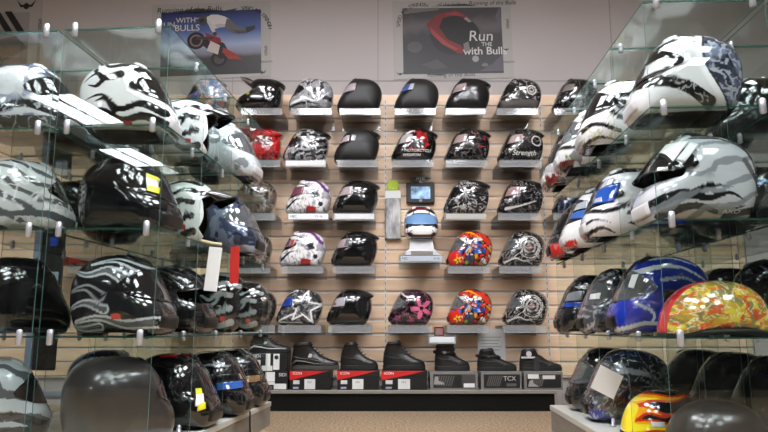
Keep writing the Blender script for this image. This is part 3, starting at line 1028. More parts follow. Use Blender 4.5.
# (row, pixel column, label, what the tray label calls it, keywords)
WALL = [
    (1, 209, 'blue and orange airbrushed helmet on the top wall row beside the left glass cubes', 'the airbrushed helmet', dict(base=(46, 62, 104), ops=BIRD)),
    (1, 263, 'gloss black motocross helmet with long peak on the top wall row', 'the black motocross helmet', dict(kind='offroad', base=BK, ops=[('noise', (60, 60, 62), 6, 6, .66, 3), ('disc', (160, 160, 40), .24, .34, .03)], peak=(pmat('black peak', (14, 14, 15), .12, 0, 1), .30, .13), spoiler=True)),
    (1, 312, 'silver helmet with black swirls on the top wall row', 'the silver swirl helmet', dict(base=(150, 150, 154), ops=SWIRL)),
    (1, 360, 'matte black helmet with pale visor film, top row left of the metal upright', 'the upper matte black helmet', dict(base=MT, finish='matte', stickers=[vst(PINKISH)])),  # the pale visor film is a painted reflection
    (1, 416.5, 'matte black helmet with blue and white visor film below the red rider poster', 'the blue film helmet', dict(base=MT, finish='matte', stickers=[vst(BLUEST, .03, .8), ('visor_film', (220, 224, 228), [(.22, .42), (.16, .56), (.08, .56), (.12, .42)], .0165)])),  # the visor film is a painted reflection
    (1, 467, 'black helmet with rear spoiler and patterned visor on the top wall row', 'the spoilered black helmet', dict(base=(24, 23, 24), finish='satin', spoiler=True, stickers=[vst((196, 176, 176), -.04)])),
    (1, 518.5, 'dark grey helmet with white circle emblem, top wall row by the right upright', 'the white emblem helmet', dict(base=(34, 33, 34), ops=[('ridge', (206, 202, 200), 6, .03, 9), ('ring', (214, 210, 206), -.22, .42, .10, .014), ('ring', (214, 210, 206), -.22, .42, .05, .01), ('below', (92, 88, 86), .2)])),
    (1, 574, 'black helmet with silver visor trim, last on the top wall row', 'the last top row helmet', dict(base=BK, ops=[('ridge', (120, 116, 114), 5, .02, 8)], stickers=[vst((150, 140, 132), -.05, .8)])),  # the silver on the visor is a painted reflection
    (2, 152, 'dark grey helmet on the second wall row, seen through the left glass cubes', 'the dark grey helmet behind the cubes', dict(base=(40, 40, 42), ops=GRAF)),
    (3, 98, 'black and grey helmet on the middle wall row, seen through the left glass cubes', 'the black and grey helmet behind the cubes', dict(base=(30, 30, 32), ops=GRAF)),
    (3, 152, 'black helmet on the middle wall row, seen between two left glass shelves', 'the black helmet behind the cubes', dict(base=BK)),
    (4, 90, 'red helmet on the fourth wall row, seen through the left glass cubes', 'the red helmet behind the cubes', dict(base=(170, 30, 32), ops=[('noise', (40, 20, 22), 4, 4, .55, 5)])),
    (4, 146, 'charcoal helmet on the fourth wall row, seen through the left glass cubes', 'the charcoal helmet behind the cubes', dict(base=(34, 32, 32))),
    (5, 192, 'black helmet on the bottom wall row, hidden mostly by the grey flame helmets', 'the hidden black helmet behind the cubes', dict(base=BK)),
    (2, 261, 'red motocross helmet with peak seen through the left glass cubes', 'the red motocross helmet', dict(kind='offroad', base=RD, ops=REDOFF, peak=(pmat('red peak', (176, 26, 32), .15, 0, 1), .28, .10), spoiler=pmat('red peak', RD), liner=LINER_G)),
    (2, 307, 'black and silver skull patterned helmet with a round gold visor pivot', 'the skull patterned helmet', dict(base=(40, 38, 38), ops=SKULL, spoiler=True, stickers=[('visor_film', (190, 150, 70), circ(.23, .52, .05)[0:16:4], .0165)])),
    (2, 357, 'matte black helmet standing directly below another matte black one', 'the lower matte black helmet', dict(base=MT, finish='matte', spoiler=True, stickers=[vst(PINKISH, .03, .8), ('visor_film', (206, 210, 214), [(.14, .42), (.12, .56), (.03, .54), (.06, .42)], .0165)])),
    (2, 414, 'black helmet lettered MOTORCYCLE WEAPON with red markings', 'the lettered helmet', dict(base=BK, spoiler=True, ops=[('noise', RD, 7, 7, .52, 6, [(.05, .74), (-.25, .7), (-.34, .3), (-.05, .45)]), ('band', WH, [(.3, .5), (.15, .62), (.02, .66)], .02, .03), ('ring', RD, -.05, .44, .22, .012), ('ridge', (200, 196, 194), 6, .03, 4, [(.45, .6), (.1, .7), (.0, .4), (.4, .3)])], text=[('MOTORCYCLE', .088, -.06, .21, WH, .2), ('WEAPON', .088, .08, .115, WH, .2)], stickers=[vst((214, 206, 206), -.05)])),
    (2, 467, 'black helmet with a red patch at the back on the second wall row', 'the red patch helmet', dict(base=BK, ops=REDGR, spoiler=True, stickers=[vst((196, 170, 166), -.03)])),
    (2, 520, 'black helmet with white script lettering along the jaw', 'the script lettered helmet', dict(base=(22, 21, 22), spoiler=True, ops=[('ridge', (150, 146, 142), 8, .03, 10), ('noise', BK, 5, 5, .55, 4), ('ring', (196, 192, 188), -.26, .44, .11, .014)], text=[('Strength', .15, .03, .16, (224, 220, 216), .25)], stickers=[vst((206, 180, 174), -.05)])),
    (2, 571, 'navy helmet with silver lines on the second wall row behind the right glass', 'the navy helmet', dict(base=(34, 38, 52), ops=NAVY)),
    (3, 255, 'brown and silver helmet on the middle wall row beside the glass cubes', 'the middle brown helmet', dict(base=(84, 70, 62), ops=BROWN, visor='smoke')),
    (3, 309.5, 'white helmet with purple and red shapes in the middle wall row', 'the upper white helmet', dict(base=WH, ops=WHT, stickers=[vst((150, 90, 110), -.04)])),
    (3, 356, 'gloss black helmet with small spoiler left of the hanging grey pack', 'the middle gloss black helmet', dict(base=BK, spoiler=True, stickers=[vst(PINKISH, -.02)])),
    (3, 466, 'black helmet with fine white scrawl right of the small screen', 'the scrawled helmet', dict(base=(28, 27, 28), ops=[('ridge', (210, 206, 204), 9, .05, 14), ('noise', (24, 22, 23), 4, 4, .56, 9), ('band', (190, 188, 186), [(.3, .12), (-.05, .2), (-.2, .24)], .01, .004)], spoiler=True)),
    (3, 519.5, 'black helmet with a white slash along the side on the middle wall row', 'the white slash helmet', dict(base=BK, spoiler=True, ops=[('band', (200, 196, 194), [(.36, .1), (.1, .15), (-.28, .26)], .03, .006), ('ridge', (160, 156, 154), 7, .03, 6)], stickers=[vst((200, 160, 160), -.04)])),
    (3, 575, 'dark blue helmet on the middle wall row behind the right glass', 'the dark blue helmet', dict(base=(24, 30, 56), ops=[('noise', (40, 56, 100), 4, 4, .55, 6), ('ridge', (170, 176, 190), 5, .025, 9)])),
    (4, 250, 'brown helmet with silver marks on the fourth wall row by the glass cubes', 'the fourth row brown helmet', dict(base=(70, 56, 50), ops=BROWN, visor='smoke')),
    (4, 303.5, 'white helmet with black and red shapes on the fourth wall row', 'the lower white helmet', dict(base=WH, ops=WHT, stickers=[vst((196, 110, 100), -.02, .8), vst(BLUEST, .03, .5)])),
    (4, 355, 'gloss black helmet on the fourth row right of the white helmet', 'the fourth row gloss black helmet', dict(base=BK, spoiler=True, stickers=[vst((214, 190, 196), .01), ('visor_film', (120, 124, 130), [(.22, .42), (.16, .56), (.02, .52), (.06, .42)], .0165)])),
    (4, 469, 'red, blue and white graffiti helmet, the upper of two alike', 'the upper graffiti helmet', dict(base=(200, 40, 26), ops=GRAFFITI, visor='clear', liner=LINER_G)),
    (4, 521, 'black helmet with white filigree round a rosette, the upper of two', 'the upper filigree helmet', dict(base=(20, 19, 20), ops=ORN, visor='clear')),
    (5, 255, 'dark chrome helmet on the bottom wall row beside the glass cubes', 'the dark chrome helmet', dict(base=(96, 86, 80), ops=BROWN, visor='smoke', finish='metallic')),
    (5, 301, 'black and white helmet with star outlines and a blue visor film', 'the star helmet', dict(pivot=BLACKP, base=(52, 52, 54), ops=STAR, stickers=[vst((40, 84, 190), .0, 1.0)])),  # the blue visor film is a painted reflection
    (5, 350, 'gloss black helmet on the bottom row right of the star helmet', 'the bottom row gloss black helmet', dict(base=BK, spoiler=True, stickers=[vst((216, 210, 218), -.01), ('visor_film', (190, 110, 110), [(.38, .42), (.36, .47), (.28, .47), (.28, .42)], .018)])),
    (5, 411, 'black helmet with a big pink flower and clear visor', 'the pink flower helmet', dict(base=(24, 20, 22), ops=FLOWER, visor='clear', liner=LINER_G)),
    (5, 469, 'red, blue and white graffiti helmet with visor up, the lower of two alike', 'the lower graffiti helmet', dict(base=(200, 40, 26), ops=GRAFFITI, visor='clear', liner=LINER_G)),
    (5, 524.5, 'black helmet with white filigree round a rosette, the lower of two', 'the lower filigree helmet', dict(base=(20, 19, 20), ops=ORN, visor='clear')),
]
INS = {(1, 360): ((232, 232, 232), []), (2, 307): ((206, 204, 202), []), (3, 309.5): ((226, 228, 232), [('HJC', -.1, .026), ('CL-16', .07, .02)]),
       (3, 356): ((206, 206, 208), []), (3, 466): ((170, 166, 160), []), (1, 467): ((222, 224, 226), [])}
rng = random.Random(4)
for (row, px, label, tl, kw) in WALL:
    z = ROWS[row]
    x = px_x(px, HD, z + .12)
    kw = dict(kw)
    Lh = kw.pop('L', .322)
    if row == 5:
        Lh = .312
    make_helmet('helmet', label, (x, HD - .02, z + .0005), math.pi + R(rng.uniform(-5, 5)), L=Lh, group='helmets on the slatted wall', res=1.4, **kw)
    xt = px_x(px, 4.46, z) + rng.uniform(-.012, .004)
    tray(xt, z, 'clear acrylic tray under ' + tl, insert=INS.get((row, px)))

# small display with screen, front-facing helmet and stand
z = at(421, 240, 4.6).z
x = px_x(421, 4.6, z)
tl = tray(px_x(421.5, 4.46, at(421, 255, 4.46).z), at(421, 255, 4.46).z, 'acrylic tray with grey label strip under the front-facing helmet', .295, ((176, 184, 194), [('HJC', -.11, .026), ('IS-16', .10, .02)]))
zt = at(421, 255, 4.46).z
st = thing('display_stand', 'white flared stand carrying the front-facing helmet', 'stand', (x, 4.60, zt))
m = MB(); m.loft([[(-w / 2, -d / 2, zz), (w / 2, -d / 2, zz), (w / 2, d / 2, zz), (-w / 2, d / 2, zz)] for w, d, zz in ((.225, .20, .002), (.225, .20, .03), (.17, .16, .045), (.15, .14, .11), (.155, .15, .118))])
m.build('pedestal', pmat('stand plastic', (196, 196, 198), .35), st)
m = MB(); m.box(-.075, .075, -.103, -.0995, .006, .03); m.build('front_panel', pmat('stand grey', (128, 118, 112), .4), st)
HB = [('cells', [(236, 234, 232), (30, 30, 34), (236, 234, 232), (120, 30, 34), (240, 238, 236), (30, 34, 60)], 9, 5, .008), ('disc', (28, 28, 32), .2, .62, .05)]
make_helmet('helmet', 'white and navy helmet facing forward below the small screen', (x, 4.61, zt + .1195), R(-90), base=WH, ops=HB, visor='blue', vis=(-13, 27), L=.305, Wf=.385,
            vents=pmat('white plastic', (228, 226, 224), .3))
zs = at(420, 193, 4.74).z
sc_ = thing('video_display', 'small black screen with oval name sign above the front-facing helmet', 'screen', (px_x(420.5, 4.74, zs), 4.74, zs))
m = MB(); m.bevel_box(-.102, .102, -.012, .03, -.075, .075, .004); m.build('casing', BLACKP, sc_)
m = MB(); m.box(-.07, .07, -.0135, -.0118, -.045, .045)
scr = pmat('screen picture', (40, 70, 100), .3, emit=(120, 170, 215), estr=.75, noise=((170, 205, 235), 18, (1, 1, 1)))
nt = scr.node_tree
rpn = [n for n in nt.nodes if n.type == 'VALTORGB'][0]
nt.links.new(rpn.outputs['Color'], nt.nodes['Principled BSDF'].inputs['Emission Color'])
m.build('screen', scr, sc_)
flat('printed_photo', [((150, 150, 156), circ(.0, -.058, .012)), ], sc_, -.013)
m = MB(); m.prism(circ(0, .105, .020, 28, 3.8), -.012, -.004)
sg = m.build('sign_plate', BLACKP, sc_)
wall_text('HJC', .031, 0, -.0125, .105, WHITE, sg, shear=.1, spacing=1.35, bold=.0008)
m = MB()
rg = circ(0, .105, .0175, 28, 3.95)
m.tube([(x_, -.0125, z_) for x_, z_ in rg + rg[:1]], .0009, 5, caps=False); m.build('sign_rim', WHITE, sg)
m = MB(); m.box(-.012, .012, -.008, -.004, .07, .10); m.build('sign_post', WHITE, sc_)

# hanging pack with sticker
pz0, pz1 = at(393, 239, 4.74).z, at(393, 191, 4.74).z
pk = thing('hanging_pack', 'tall grey patterned pack with white header and yellow-green round sticker', 'pack', (px_x(393, 4.74, (pz0 + pz1) / 2), 4.745, (pz0 + pz1) / 2))
hh = (pz1 - pz0) / 2
m = MB(); m.bevel_box(-.054, .054, -.02, .02, -hh, hh - .055, .004)
m.build('box_body', pmat('pack pattern', (120, 118, 118), .4, noise=((205, 203, 202), 26, (1, 1, .35))), pk)
m = MB(); m.box(-.056, .056, -.021, .021, hh - .055, hh); m.build('header', WHITE, pk)
m = MB(); m.prism(circ(0, hh + .04, .042, 26), -.004, -.002); m.build('sticker', pmat('neon sticker', (196, 220, 40), .5), pk)
m = MB(); m.tube([(0, .026, hh + .01), (0, -.03, hh + .012)], .003); m.build('hook', CHROME, pk)

# small clear tray with a card at the foot of the wall
zc_ = at(442, 336, 4.46).z
tc_ = tray(px_x(442, 4.46, zc_), zc_, 'small acrylic tray with a white strip beneath the lower graffiti helmet', .18, ((208, 214, 218), []))
tc_.location.y = 4.772
cd_ = thing('card_holder', 'small black card holder on the little tray above the boots', 'card', (px_x(439, 4.5, zc_), 4.50, zc_ + .0005))
m = MB(); m.bevel_box(-.032, .032, -.006, .006, 0, .06, .003); m.build('back', BLACKP, cd_)
m = MB(); m.box(-.026, .026, -.0068, -.0058, .006, .05); m.build('card', pmat('card print', (90, 120, 120), .5, noise=((180, 60, 60), 40, (1, 1, 1))), cd_)

# ------------------------------------------------------------------ platform, shoe boxes, boots
PZ = .133
pl = thing('display_platform', 'long low platform with pale top and black base under the boots', 'platform', (0, 0, 0))
pxa, pxb = -1.9, px_x(556, 4.44, PZ)
m = MB(); m.bevel_box(pxa, pxb, 4.42, 4.768, PZ - .022, PZ, .003); m.build('top_board', pmat('pale laminate', (134, 129, 121), .45), pl)
m = MB(); m.box(pxa + .01, pxb - .01, 4.445, 4.76, 0, PZ - .022); m.build('base', pmat('black kickboard', (7, 7, 8), .5, spec=.25), pl)


def shoe_box(x0p, x1p, zb, h, label, style, yf=4.45):
    x0, x1 = px_x(x0p, yf, zb + h / 2), px_x(x1p, yf, zb + h / 2)
    w = x1 - x0
    t = thing('shoe_box', label, 'shoe box', ((x0 + x1) / 2, yf, zb))
    body = {'red': (15, 14, 14), 'grey': (120, 117, 113), 'black': (18, 17, 18)}[style]
    d = .20 if style != 'grey' else .19
    m = MB(); m.box(-w / 2 + .002, w / 2 - .002, .002, d, 0, h - .035)
    m.build('body', pmat('box card %s' % style, body, .45), t)
    m = MB(); m.bevel_box(-w / 2, w / 2, 0, d + .002, h - .036, h, .002)
    m.build('lid', pmat('box lid %s' % style, body, .45), t)
    def rect(nm, xa, xb, za, zb_, col, y=-.0008):
        mm = MB(); mm.box(xa * w - w / 2, xb * w - w / 2, y, .0025, za * h, zb_ * h)
        return mm.build(nm, pmat('ink %d %d %d' % col, col, .5), t)
    if style == 'red':
        mm = MB(); mm.prism([(-w / 2, h * .99), (w / 2 - .02, h * .99), (w / 2 - .09, h * .84), (-w / 2, h * .50)], -.0006, .0024)
        mm.build('red_panel', pmat('box red', (196, 30, 26), .45), t)
        wall_text('ICON', .024, -w / 2 + .05, -.0012, h * .86, WHITE, t)
        rect('label', .09, .24, .30, .50, (206, 206, 204)); rect('label', .36, .62, .04, .56, (214, 214, 210))
        rect('label', .09, .22, .06, .16, (150, 160, 176))
        wall_text('10.5', .018, -w * .02, -.0016, h * .4, INK, t)
    elif style == 'grey':
        rect('dark_panel', .07, .95, .12, .86, (20, 19, 20))
        mm = MB()
        for i in range(7):
            xa = -w / 2 + w * (.12 + .05 * i)
            mm.prism([(xa, h * .2), (xa + .008, h * .2), (xa + .03, h * .78), (xa + .022, h * .78)], -.0016, .001)
        mm.build('printed_stripes', pmat('ink 84 80 78', (84, 80, 78), .5), t)
    else:
        pass
    return t, w, h, rect


red_x = [(289.5, 331, 'third boot box, black with red wedge, under the wide-collared boot', 'x'), (337, 379.5, 'black shoe box with red wedge left of the metal upright', 'x'), (381.5, 427.5, 'black shoe box with red wedge right of the metal upright', 'x')]
red_l = ['black shoe box with red wedge beside the stacked black boxes', red_x[1][2], red_x[2][2]]
for (a, b, _, _), l in zip(red_x, red_l):
    shoe_box(a, b, PZ, .122, l, 'red')
gl = ['grey shoe box with boot picture and white label under the buckled ankle boot', 'grey shoe box with slanted stripes in front of the white sheet', 'grey shoe box with two white labels at the right end of the platform']
for k, ((a, b), l) in enumerate(zip([(430, 478), (481, 522), (524, 563)], gl)):
    t, w, h, rect = shoe_box(a, b, PZ, .115, l, 'grey')
    if k == 0:
        rect('label', .70, .93, .14, .36, (216, 216, 214), -.002); rect('panel', .66, .95, .12, .86, (62, 58, 58), -.0014)
        mm = MB(); mm.prism([(-w * .42, h * .3), (-w * .2, h * .3), (-w * .22, h * .42), (-w * .32, h * .5), (-w * .33, h * .74), (-w * .40, h * .74)], -.0024, .001)
        mm.build('printed_boot', pmat('ink 150 146 144', (150, 146, 144), .5), t)
    elif k == 1:
        wall_text('TCX', .04, w * .2, -.0022, h * .62, pmat('ink 200', (200, 198, 196), .5), t)
        rect('label', .62, .86, .2, .36, (90, 86, 84), -.002)
    else:
        rect('label', .10, .38, .62, .86, (216, 216, 214), -.002); rect('label', .48, .80, .60, .80, (206, 206, 204), -.002)
        mm = MB(); mm.prism([(-w * .40, h * .18), (-w * .12, h * .18), (-w * .2, h * .3), (-w * .26, h * .36), (-w * .27, h * .55), (-w * .36, h * .5)], -.0024, .001)
        mm.build('printed_boot', pmat('ink 150 146 144', (150, 146, 144), .5), t)
zb = PZ
t, w, h, rect = shoe_box(249, 288, zb, .116, 'black shoe box with white labels, lower of two stacked', 'black')
rect('label', .42, .66, .46, .98, (222, 222, 220)); rect('label', .34, .66, .28, .44, (214, 214, 212)); rect('label', .64, .96, .04, .34, (220, 220, 218), -.0012); rect('label', .36, .6, .04, .2, (90, 94, 108))
wall_text('SIDI', .03, w * .36, -.001, h * .82, WHITE, t)
t, w, h, rect = shoe_box(249, 287, zb + .1165, .116, 'black shoe box with pink edge and white labels, upper of two stacked', 'black')
rect('edge_strip', .0, .035, .0, 1.0, (206, 50, 96)); rect('label', .44, .56, .3, .98, (222, 222, 220)); rect('label', .64, .80, .1, .98, (220, 220, 218)); rect('label', .08, .3, .36, .64, (216, 216, 214)); rect('label', .34, .62, .04, .32, (214, 214, 212), -.0012); rect('label', .1, .34, .04, .18, (120, 124, 140))
wall_text('SIDI', .03, -w * .30, -.001, h * .84, WHITE, t)
mm = MB(); mm.prism(circ(w * .22, h * .78, .014), -.002, .001); mm.build('printed_dot', INK, t)


def make_boot(label, x0p, x1p, z, height, lean=0.0, shaft=(.02, .46), mat=None, strap_=False, lace=True, tag_=False, sole_c=(20, 20, 20), y=4.56, stripe=None):
    """Boot pointing right; built from level outlines stacked upward."""
    x0, x1 = px_x(x0p, y, z + .08), px_x(x1p, y, z + .08)
    Lb = x1 - x0
    t = thing('boot', label, 'boot', (x0, y, z))
    mat = mat or pmat('black boot leather', (24, 22, 22), .32, noise=((38, 36, 35), 14, (1, 1, 1)), bump=(.5, 14))
    Hb = height
    s0, s1 = shaft
    # height share, heel x, front x, half width at heel, half width at front
    lev = [(.10, .02, .985, .035, .045), (.17, .005, 1.0, .037, .049), (.25, .0, .985, .038, .049), (.305, .0, .95, .038, .047), (.35, .003, .885, .038, .045), (.39, .005, .81, .038, .044),
           (.44, .008, .735, .037, .043), (.50, .012, .66, .036, .041), (.57, .016, .60, .035, .039), (.66, .018 + lean * .2, .545, .035, .039), (.76, s0, s1 + .05, .038, .041), (.87, s0 - .01 + lean * .5, s1 + .015, .040, .043), (.97, s0 - .015 + lean, s1 - .01, .041, .045), (1.0, s0 - .012 + lean, s1 - .02, .038, .042)]
    n = 28
    rings = []
    for (hz, xa, xb, wa, wb) in lev:
        ring = []
        for i in range(n):
            th = 2 * math.pi * i / n
            cx = (xa + xb) / 2 * Lb; rx = (xb - xa) / 2 * Lb
            ct, st_ = math.cos(th), math.sin(th)
            f = (ct + 1) / 2
            yy = (wa + (wb - wa) * f) * math.copysign(abs(st_) ** .75, st_)
            slope = .05 * (ct) * max(0, (hz - .85)) / .15     # the cuff dips at the back
            ring.append((cx + rx * math.copysign(abs(ct) ** .9, ct), yy, (hz + slope * .6) * Hb))
        rings.append(ring)
    m = MB(); m.loft(rings, False)
    top = rings[-1]
    cxt = sum(p[0] for p in top) / n
    ins = [(cxt + (p[0] - cxt) * .86, p[1] * .84, p[2] - .002) for p in top]
    low = [(cxt + (p[0] - cxt) * .8, p[1] * .8, p[2] - .05) for p in top]
    m.loft([top, ins], False)
    m.build('upper', mat, t, True)
    m = MB(); m.loft([ins, low], False); m.add(low, [tuple(range(n))]); m.build('lining', LINER, t, True)
    # sole
    out = lambda gz, gr: [(p[0] * 1.0 + (p[0] - Lb / 2) * gr, p[1] * (1 + gr * 2), gz) for p in rings[1]]
    m = MB(); m.loft([out(0, -.01), out(.004, .01), out(.15 * Hb, .012), out(.165 * Hb, -.01)], True); m.build('sole', pmat('boot sole %d %d %d' % sole_c, sole_c, .6), t)
    # front seam, laces
    if lace:
        m = MB()
        for i in range(5):
            hz = .50 + .09 * i
            xf = np.interp(hz, [l[0] for l in lev], [l[2] for l in lev]) * Lb
            sgn = 1 if i % 2 else -1
            m.tube([(xf - .03, -.034, hz * Hb + .002), (xf - .006, -.012 * 1, hz * Hb + .008), (xf + .002, 0, hz * Hb + .011), (xf - .006, .012, hz * Hb + .008), (xf - .03, .034, hz * Hb + .002)], .0028, 6)
        m.build('laces', pmat('boot laces', (46, 44, 43), .6), t, True)
    # padded cuff
    m = MB(); m.tube([(p[0], p[1] * 1.04, p[2] - .012) for p in rings[-2]] + [(rings[-2][0][0], rings[-2][0][1] * 1.04, rings[-2][0][2] - .012)], .007, 6, caps=False); m.build('cuff', pmat('boot cuff', (20, 19, 19), .6), t, True)
    # toe cap seam and side panel seam
    m = MB()
    pts = [(.62 * Lb, -.047, .17 * Hb), (.66 * Lb, -.046, .28 * Hb), (.72 * Lb, -.040, .385 * Hb), (.75 * Lb, -.02, .435 * Hb), (.755 * Lb, 0, .447 * Hb)]
    m.tube(pts, .0022, 5)
    m.tube([(.03 * Lb, -.032, .5 * Hb), (.2 * Lb, -.0405, .42 * Hb), (.42 * Lb, -.045, .40 * Hb), (.62 * Lb, -.046, .30 * Hb)], .0022, 5)
    m.build('seam', pmat('boot seam %d' % bool(stripe), (104, 100, 97) if stripe else (66, 62, 60), .45), t, True)
    if stripe:
        m = MB(); m.tube([(.02 * Lb, -.034, .20 * Hb), (.12 * Lb, -.042, .34 * Hb), (.3 * Lb, -.0455, .30 * Hb), (.5 * Lb, -.049, .22 * Hb), (.9 * Lb, -.045, .21 * Hb)], [.006, .007, .005, .004, .002], 6)
        m.build('side_stripe', pmat('boot stripe %d' % stripe[0], stripe, .45), t, True)
        m = MB(); m.prism([(.36 * Lb, .46 * Hb), (.43 * Lb, .45 * Hb), (.45 * Lb, .58 * Hb), (.39 * Lb, .6 * Hb)], -.0465, -.036); m.build('badge', pmat('boot badge', (190, 188, 186), .5), t)
    if strap_:
        hz = .62
        m = MB()
        a, b = .0, .60
        m.loft([[(a * Lb - .003, -.041, hz * Hb), (b * Lb * .93, -.044, (hz - .05) * Hb), (b * Lb + .004, 0, (hz - .03) * Hb), (b * Lb * .93, .044, (hz - .05) * Hb), (a * Lb - .003, .041, hz * Hb)],
                [(a * Lb - .003, -.041, (hz + .11) * Hb), (b * Lb * .88, -.044, (hz + .06) * Hb), (b * Lb - .018, 0, (hz + .08) * Hb), (b * Lb * .88, .044, (hz + .06) * Hb), (a * Lb - .003, .041, (hz + .11) * Hb)]], False)
        o = m.build('ankle_strap', pmat('boot strap', (20, 19, 19), .3), t, True)
        md = o.modifiers.new('thickness', 'SOLIDIFY'); md.thickness = .004; md.offset = 1
        m = MB(); m.bevel_box(.22 * Lb, .32 * Lb, -.053, -.044, (hz - .01) * Hb, (hz + .09) * Hb, .002); m.build('buckle', CHROME, t)
    if tag_:
        m = MB(); m.box(.30 * Lb, .43 * Lb, -.056, -.054, .02 * Hb, .62 * Hb); m.build('hang_tag', pmat('tag dark', (46, 44, 44), .5), t)
        m = MB(); m.box(.02 * Lb, .34 * Lb, -.052, -.045, .58 * Hb, .66 * Hb); m.build('tag_cord', pmat('tag pale', (196, 194, 190), .5), t)
        m = MB(); m.prism(circ(.2 * Lb, .78 * Hb, .018), -.052, -.04); m.build('badge', pmat('boot badge', (190, 188, 186), .5), t)
    return t


ZB, ZG = PZ + .1225, PZ + .1155
make_boot('grey and black riding shoe with pale sole line on the stacked boxes', 250, 291, PZ + .2335, .125, .05, (.06, .40), pmat('grey boot leather', (52, 50, 50), .42, noise=((36, 34, 34), 9, (1, 1, 1))), stripe=(206, 204, 202), sole_c=(26, 25, 25))
make_boot('black boot with grey piping and wide collar on the first red box', 291.5, 339, ZB, .178, .03, (.03, .42), stripe=(110, 106, 102), sole_c=(70, 66, 62))
make_boot('plain black lace-up boot on the red box left of the upright', 340.5, 378, ZB, .178, .07, (.06, .44))
make_boot('tall black lace-up boot on the red box right of the upright', 383, 425, ZB, .188, .07, (.05, .42))
make_boot('black ankle boot with a buckled strap on the grey picture box', 434.5, 469.5, ZG, .182, .04, (.04, .55), strap_=True, lace=False)
make_boot('low black boot in front of the white sheet', 477, 516, ZG, .145, .06, (.04, .42), strap_=True, lace=False)
make_boot('low black boot with pale tag cord, last on the right', 519, 561.5, ZG, .142, .05, (.04, .40), lace=False, tag_=True)

sh_ = thing('paper_sheet', 'white printed sheet leaning behind the low black boot', 'sheet', (px_x(492, 4.73, .4), 4.735, PZ + .001), (R(-3), 0, 0))
m = MB(); m.box(-.098, .098, 0, .003, 0, .39); m.build('paper', pmat('sheet paper', (214, 212, 210), .6), sh_)
m = MB()
for i in range(5):
    m.box(-.07, .07 - .012 * (i % 3), -.0006, .0006, .33 - i * .022, .335 - i * .022)
m.build('printed_lines', pmat('sheet print', (150, 148, 146), .6), sh_)

# ------------------------------------------------------------------ glass cube displays
LV = [.200, .505, .81, 1.115, 1.42]
CD, CW = .314, .33


class Bank:
    def __init__(self, x, y, deg, sgn):
        self.o, self.a, self.s = Vector((x, y, 0)), R(deg), sgn

    def w(self, lx, ly, z=0.0):
        c, s = math.cos(self.a), math.sin(self.a)
        return Vector((self.o.x + lx * c - ly * s, self.o.y + lx * s + ly * c, z))

    def cell(self, col, dep, lev, dx=0.0, dy=0.0):
        lx = (CW / 2 if col == 1 else CW * 1.5 + .02) * self.s
        return self.w(lx + dx, (dep + .5) * CD + dy, LV[lev] + .0035)


LB = Bank(-.652 + .013, 1.87, -4.7, -1)
RB = Bank(.716, 1.72, -2.5, 1)


def glass_tower(bank, col, label):
    t = thing('glass_cube_display', label, 'glass display', bank.o, (0, 0, bank.a))
    if col == 1:
        x0, x1 = sorted((0.0, CW * bank.s))
    else:
        x0, x1 = sorted(((CW + .02) * bank.s, (2 * CW + .02) * bank.s))
    for j in range(4):
        ya, yb = j * CD + .001, (j + 1) * CD - .001
        for l in range(1, 5):
            m = MB(); m.box(x0, x1, ya, yb, LV[l] - .0025, LV[l] + .0025, 0, 1)
            m.build('shelf', [GLASS, GEDGE_S], t)
    for j in range(5):
        for l in range(0, 4):
            m = MB(); m.box(x0, x1, j * CD - .002, j * CD + .002, LV[l] + .004, LV[l + 1] - .004, 0, 1)
            m.build('divider_panel', [GLASS, GEDGE], t)
    for j in range(5):
        for l in range(0, 5):
            for xs in (x0 + .035, x1 - .035):
                m = MB()
                y = j * CD
                if l == 0:
                    m.tube([(xs, y, LV[0] + .001), (xs, y, LV[0] + .006), (xs, y, LV[0] + .0065), (xs, y, LV[0] + .022), (xs, y, LV[0] + .028)], [.010, .010, .006, .007, .004], 10)
                elif j == 0:
                    rings = []
                    for zz, rr in ((-.023, .005), (-.020, .0088), (.017, .0088), (.021, .005)):
                        rings.append([(xs + rr * math.cos(th), y - .004 + .75 * rr * math.sin(th), LV[l] + zz) for th in [2 * math.pi * q / 12 for q in range(12)]])
                    m.loft(rings)
                else:
                    m.tube([(xs, y, LV[l] - .016), (xs, y, LV[l] - .012), (xs, y, LV[l] - .004), (xs, y, LV[l] + .004), (xs, y, LV[l] + .012), (xs, y, LV[l] + .016)], [.004, .008, .0065, .0065, .008, .004], 10)
                m.build('clip', NICKEL, t, True)
    return t


glass_tower(LB, 1, 'clear glass cube tower on the left, next to the aisle')
glass_tower(LB, 0, 'clear glass cube tower on the left, at the photo edge')
glass_tower(RB, 1, 'clear glass cube tower on the right, next to the aisle')
glass_tower(RB, 0, 'clear glass cube tower on the right, at the photo edge')


def plinth(bank, label):
    t = thing('display_plinth', label, 'plinth', bank.o, (0, 0, bank.a))
    xs = sorted(((-.05 if bank.s > 0 else -.02) * bank.s, (2 * CW + .08) * bank.s))
    m = MB(); m.bevel_box(xs[0], xs[1], -.12, 4 * CD + .02, .178, .1995, .002); m.build('top_board', pmat('plinth top', (188, 188, 180), .35), t)
    m = MB(); m.box(xs[0] + .003, xs[1] - .003, -.117, 4 * CD + .017, .095, .178); m.build('body', pmat('plinth laminate', (134, 128, 120), .5, noise=((122, 116, 108), 9, (1, 1, 4))), t)
    xk = sorted((.06 * bank.s, (2 * CW + .02) * bank.s))
    m = MB(); m.box(xk[0], xk[1], -.05, 4 * CD - .08, 0, .095); m.build('base', pmat('black kickboard', (7, 7, 8), .5, spec=.25), t)
    return t


plinth(LB, 'grey plinth with pale top under the left glass cubes')
plinth(RB, 'grey plinth with pale top under the right glass cubes')

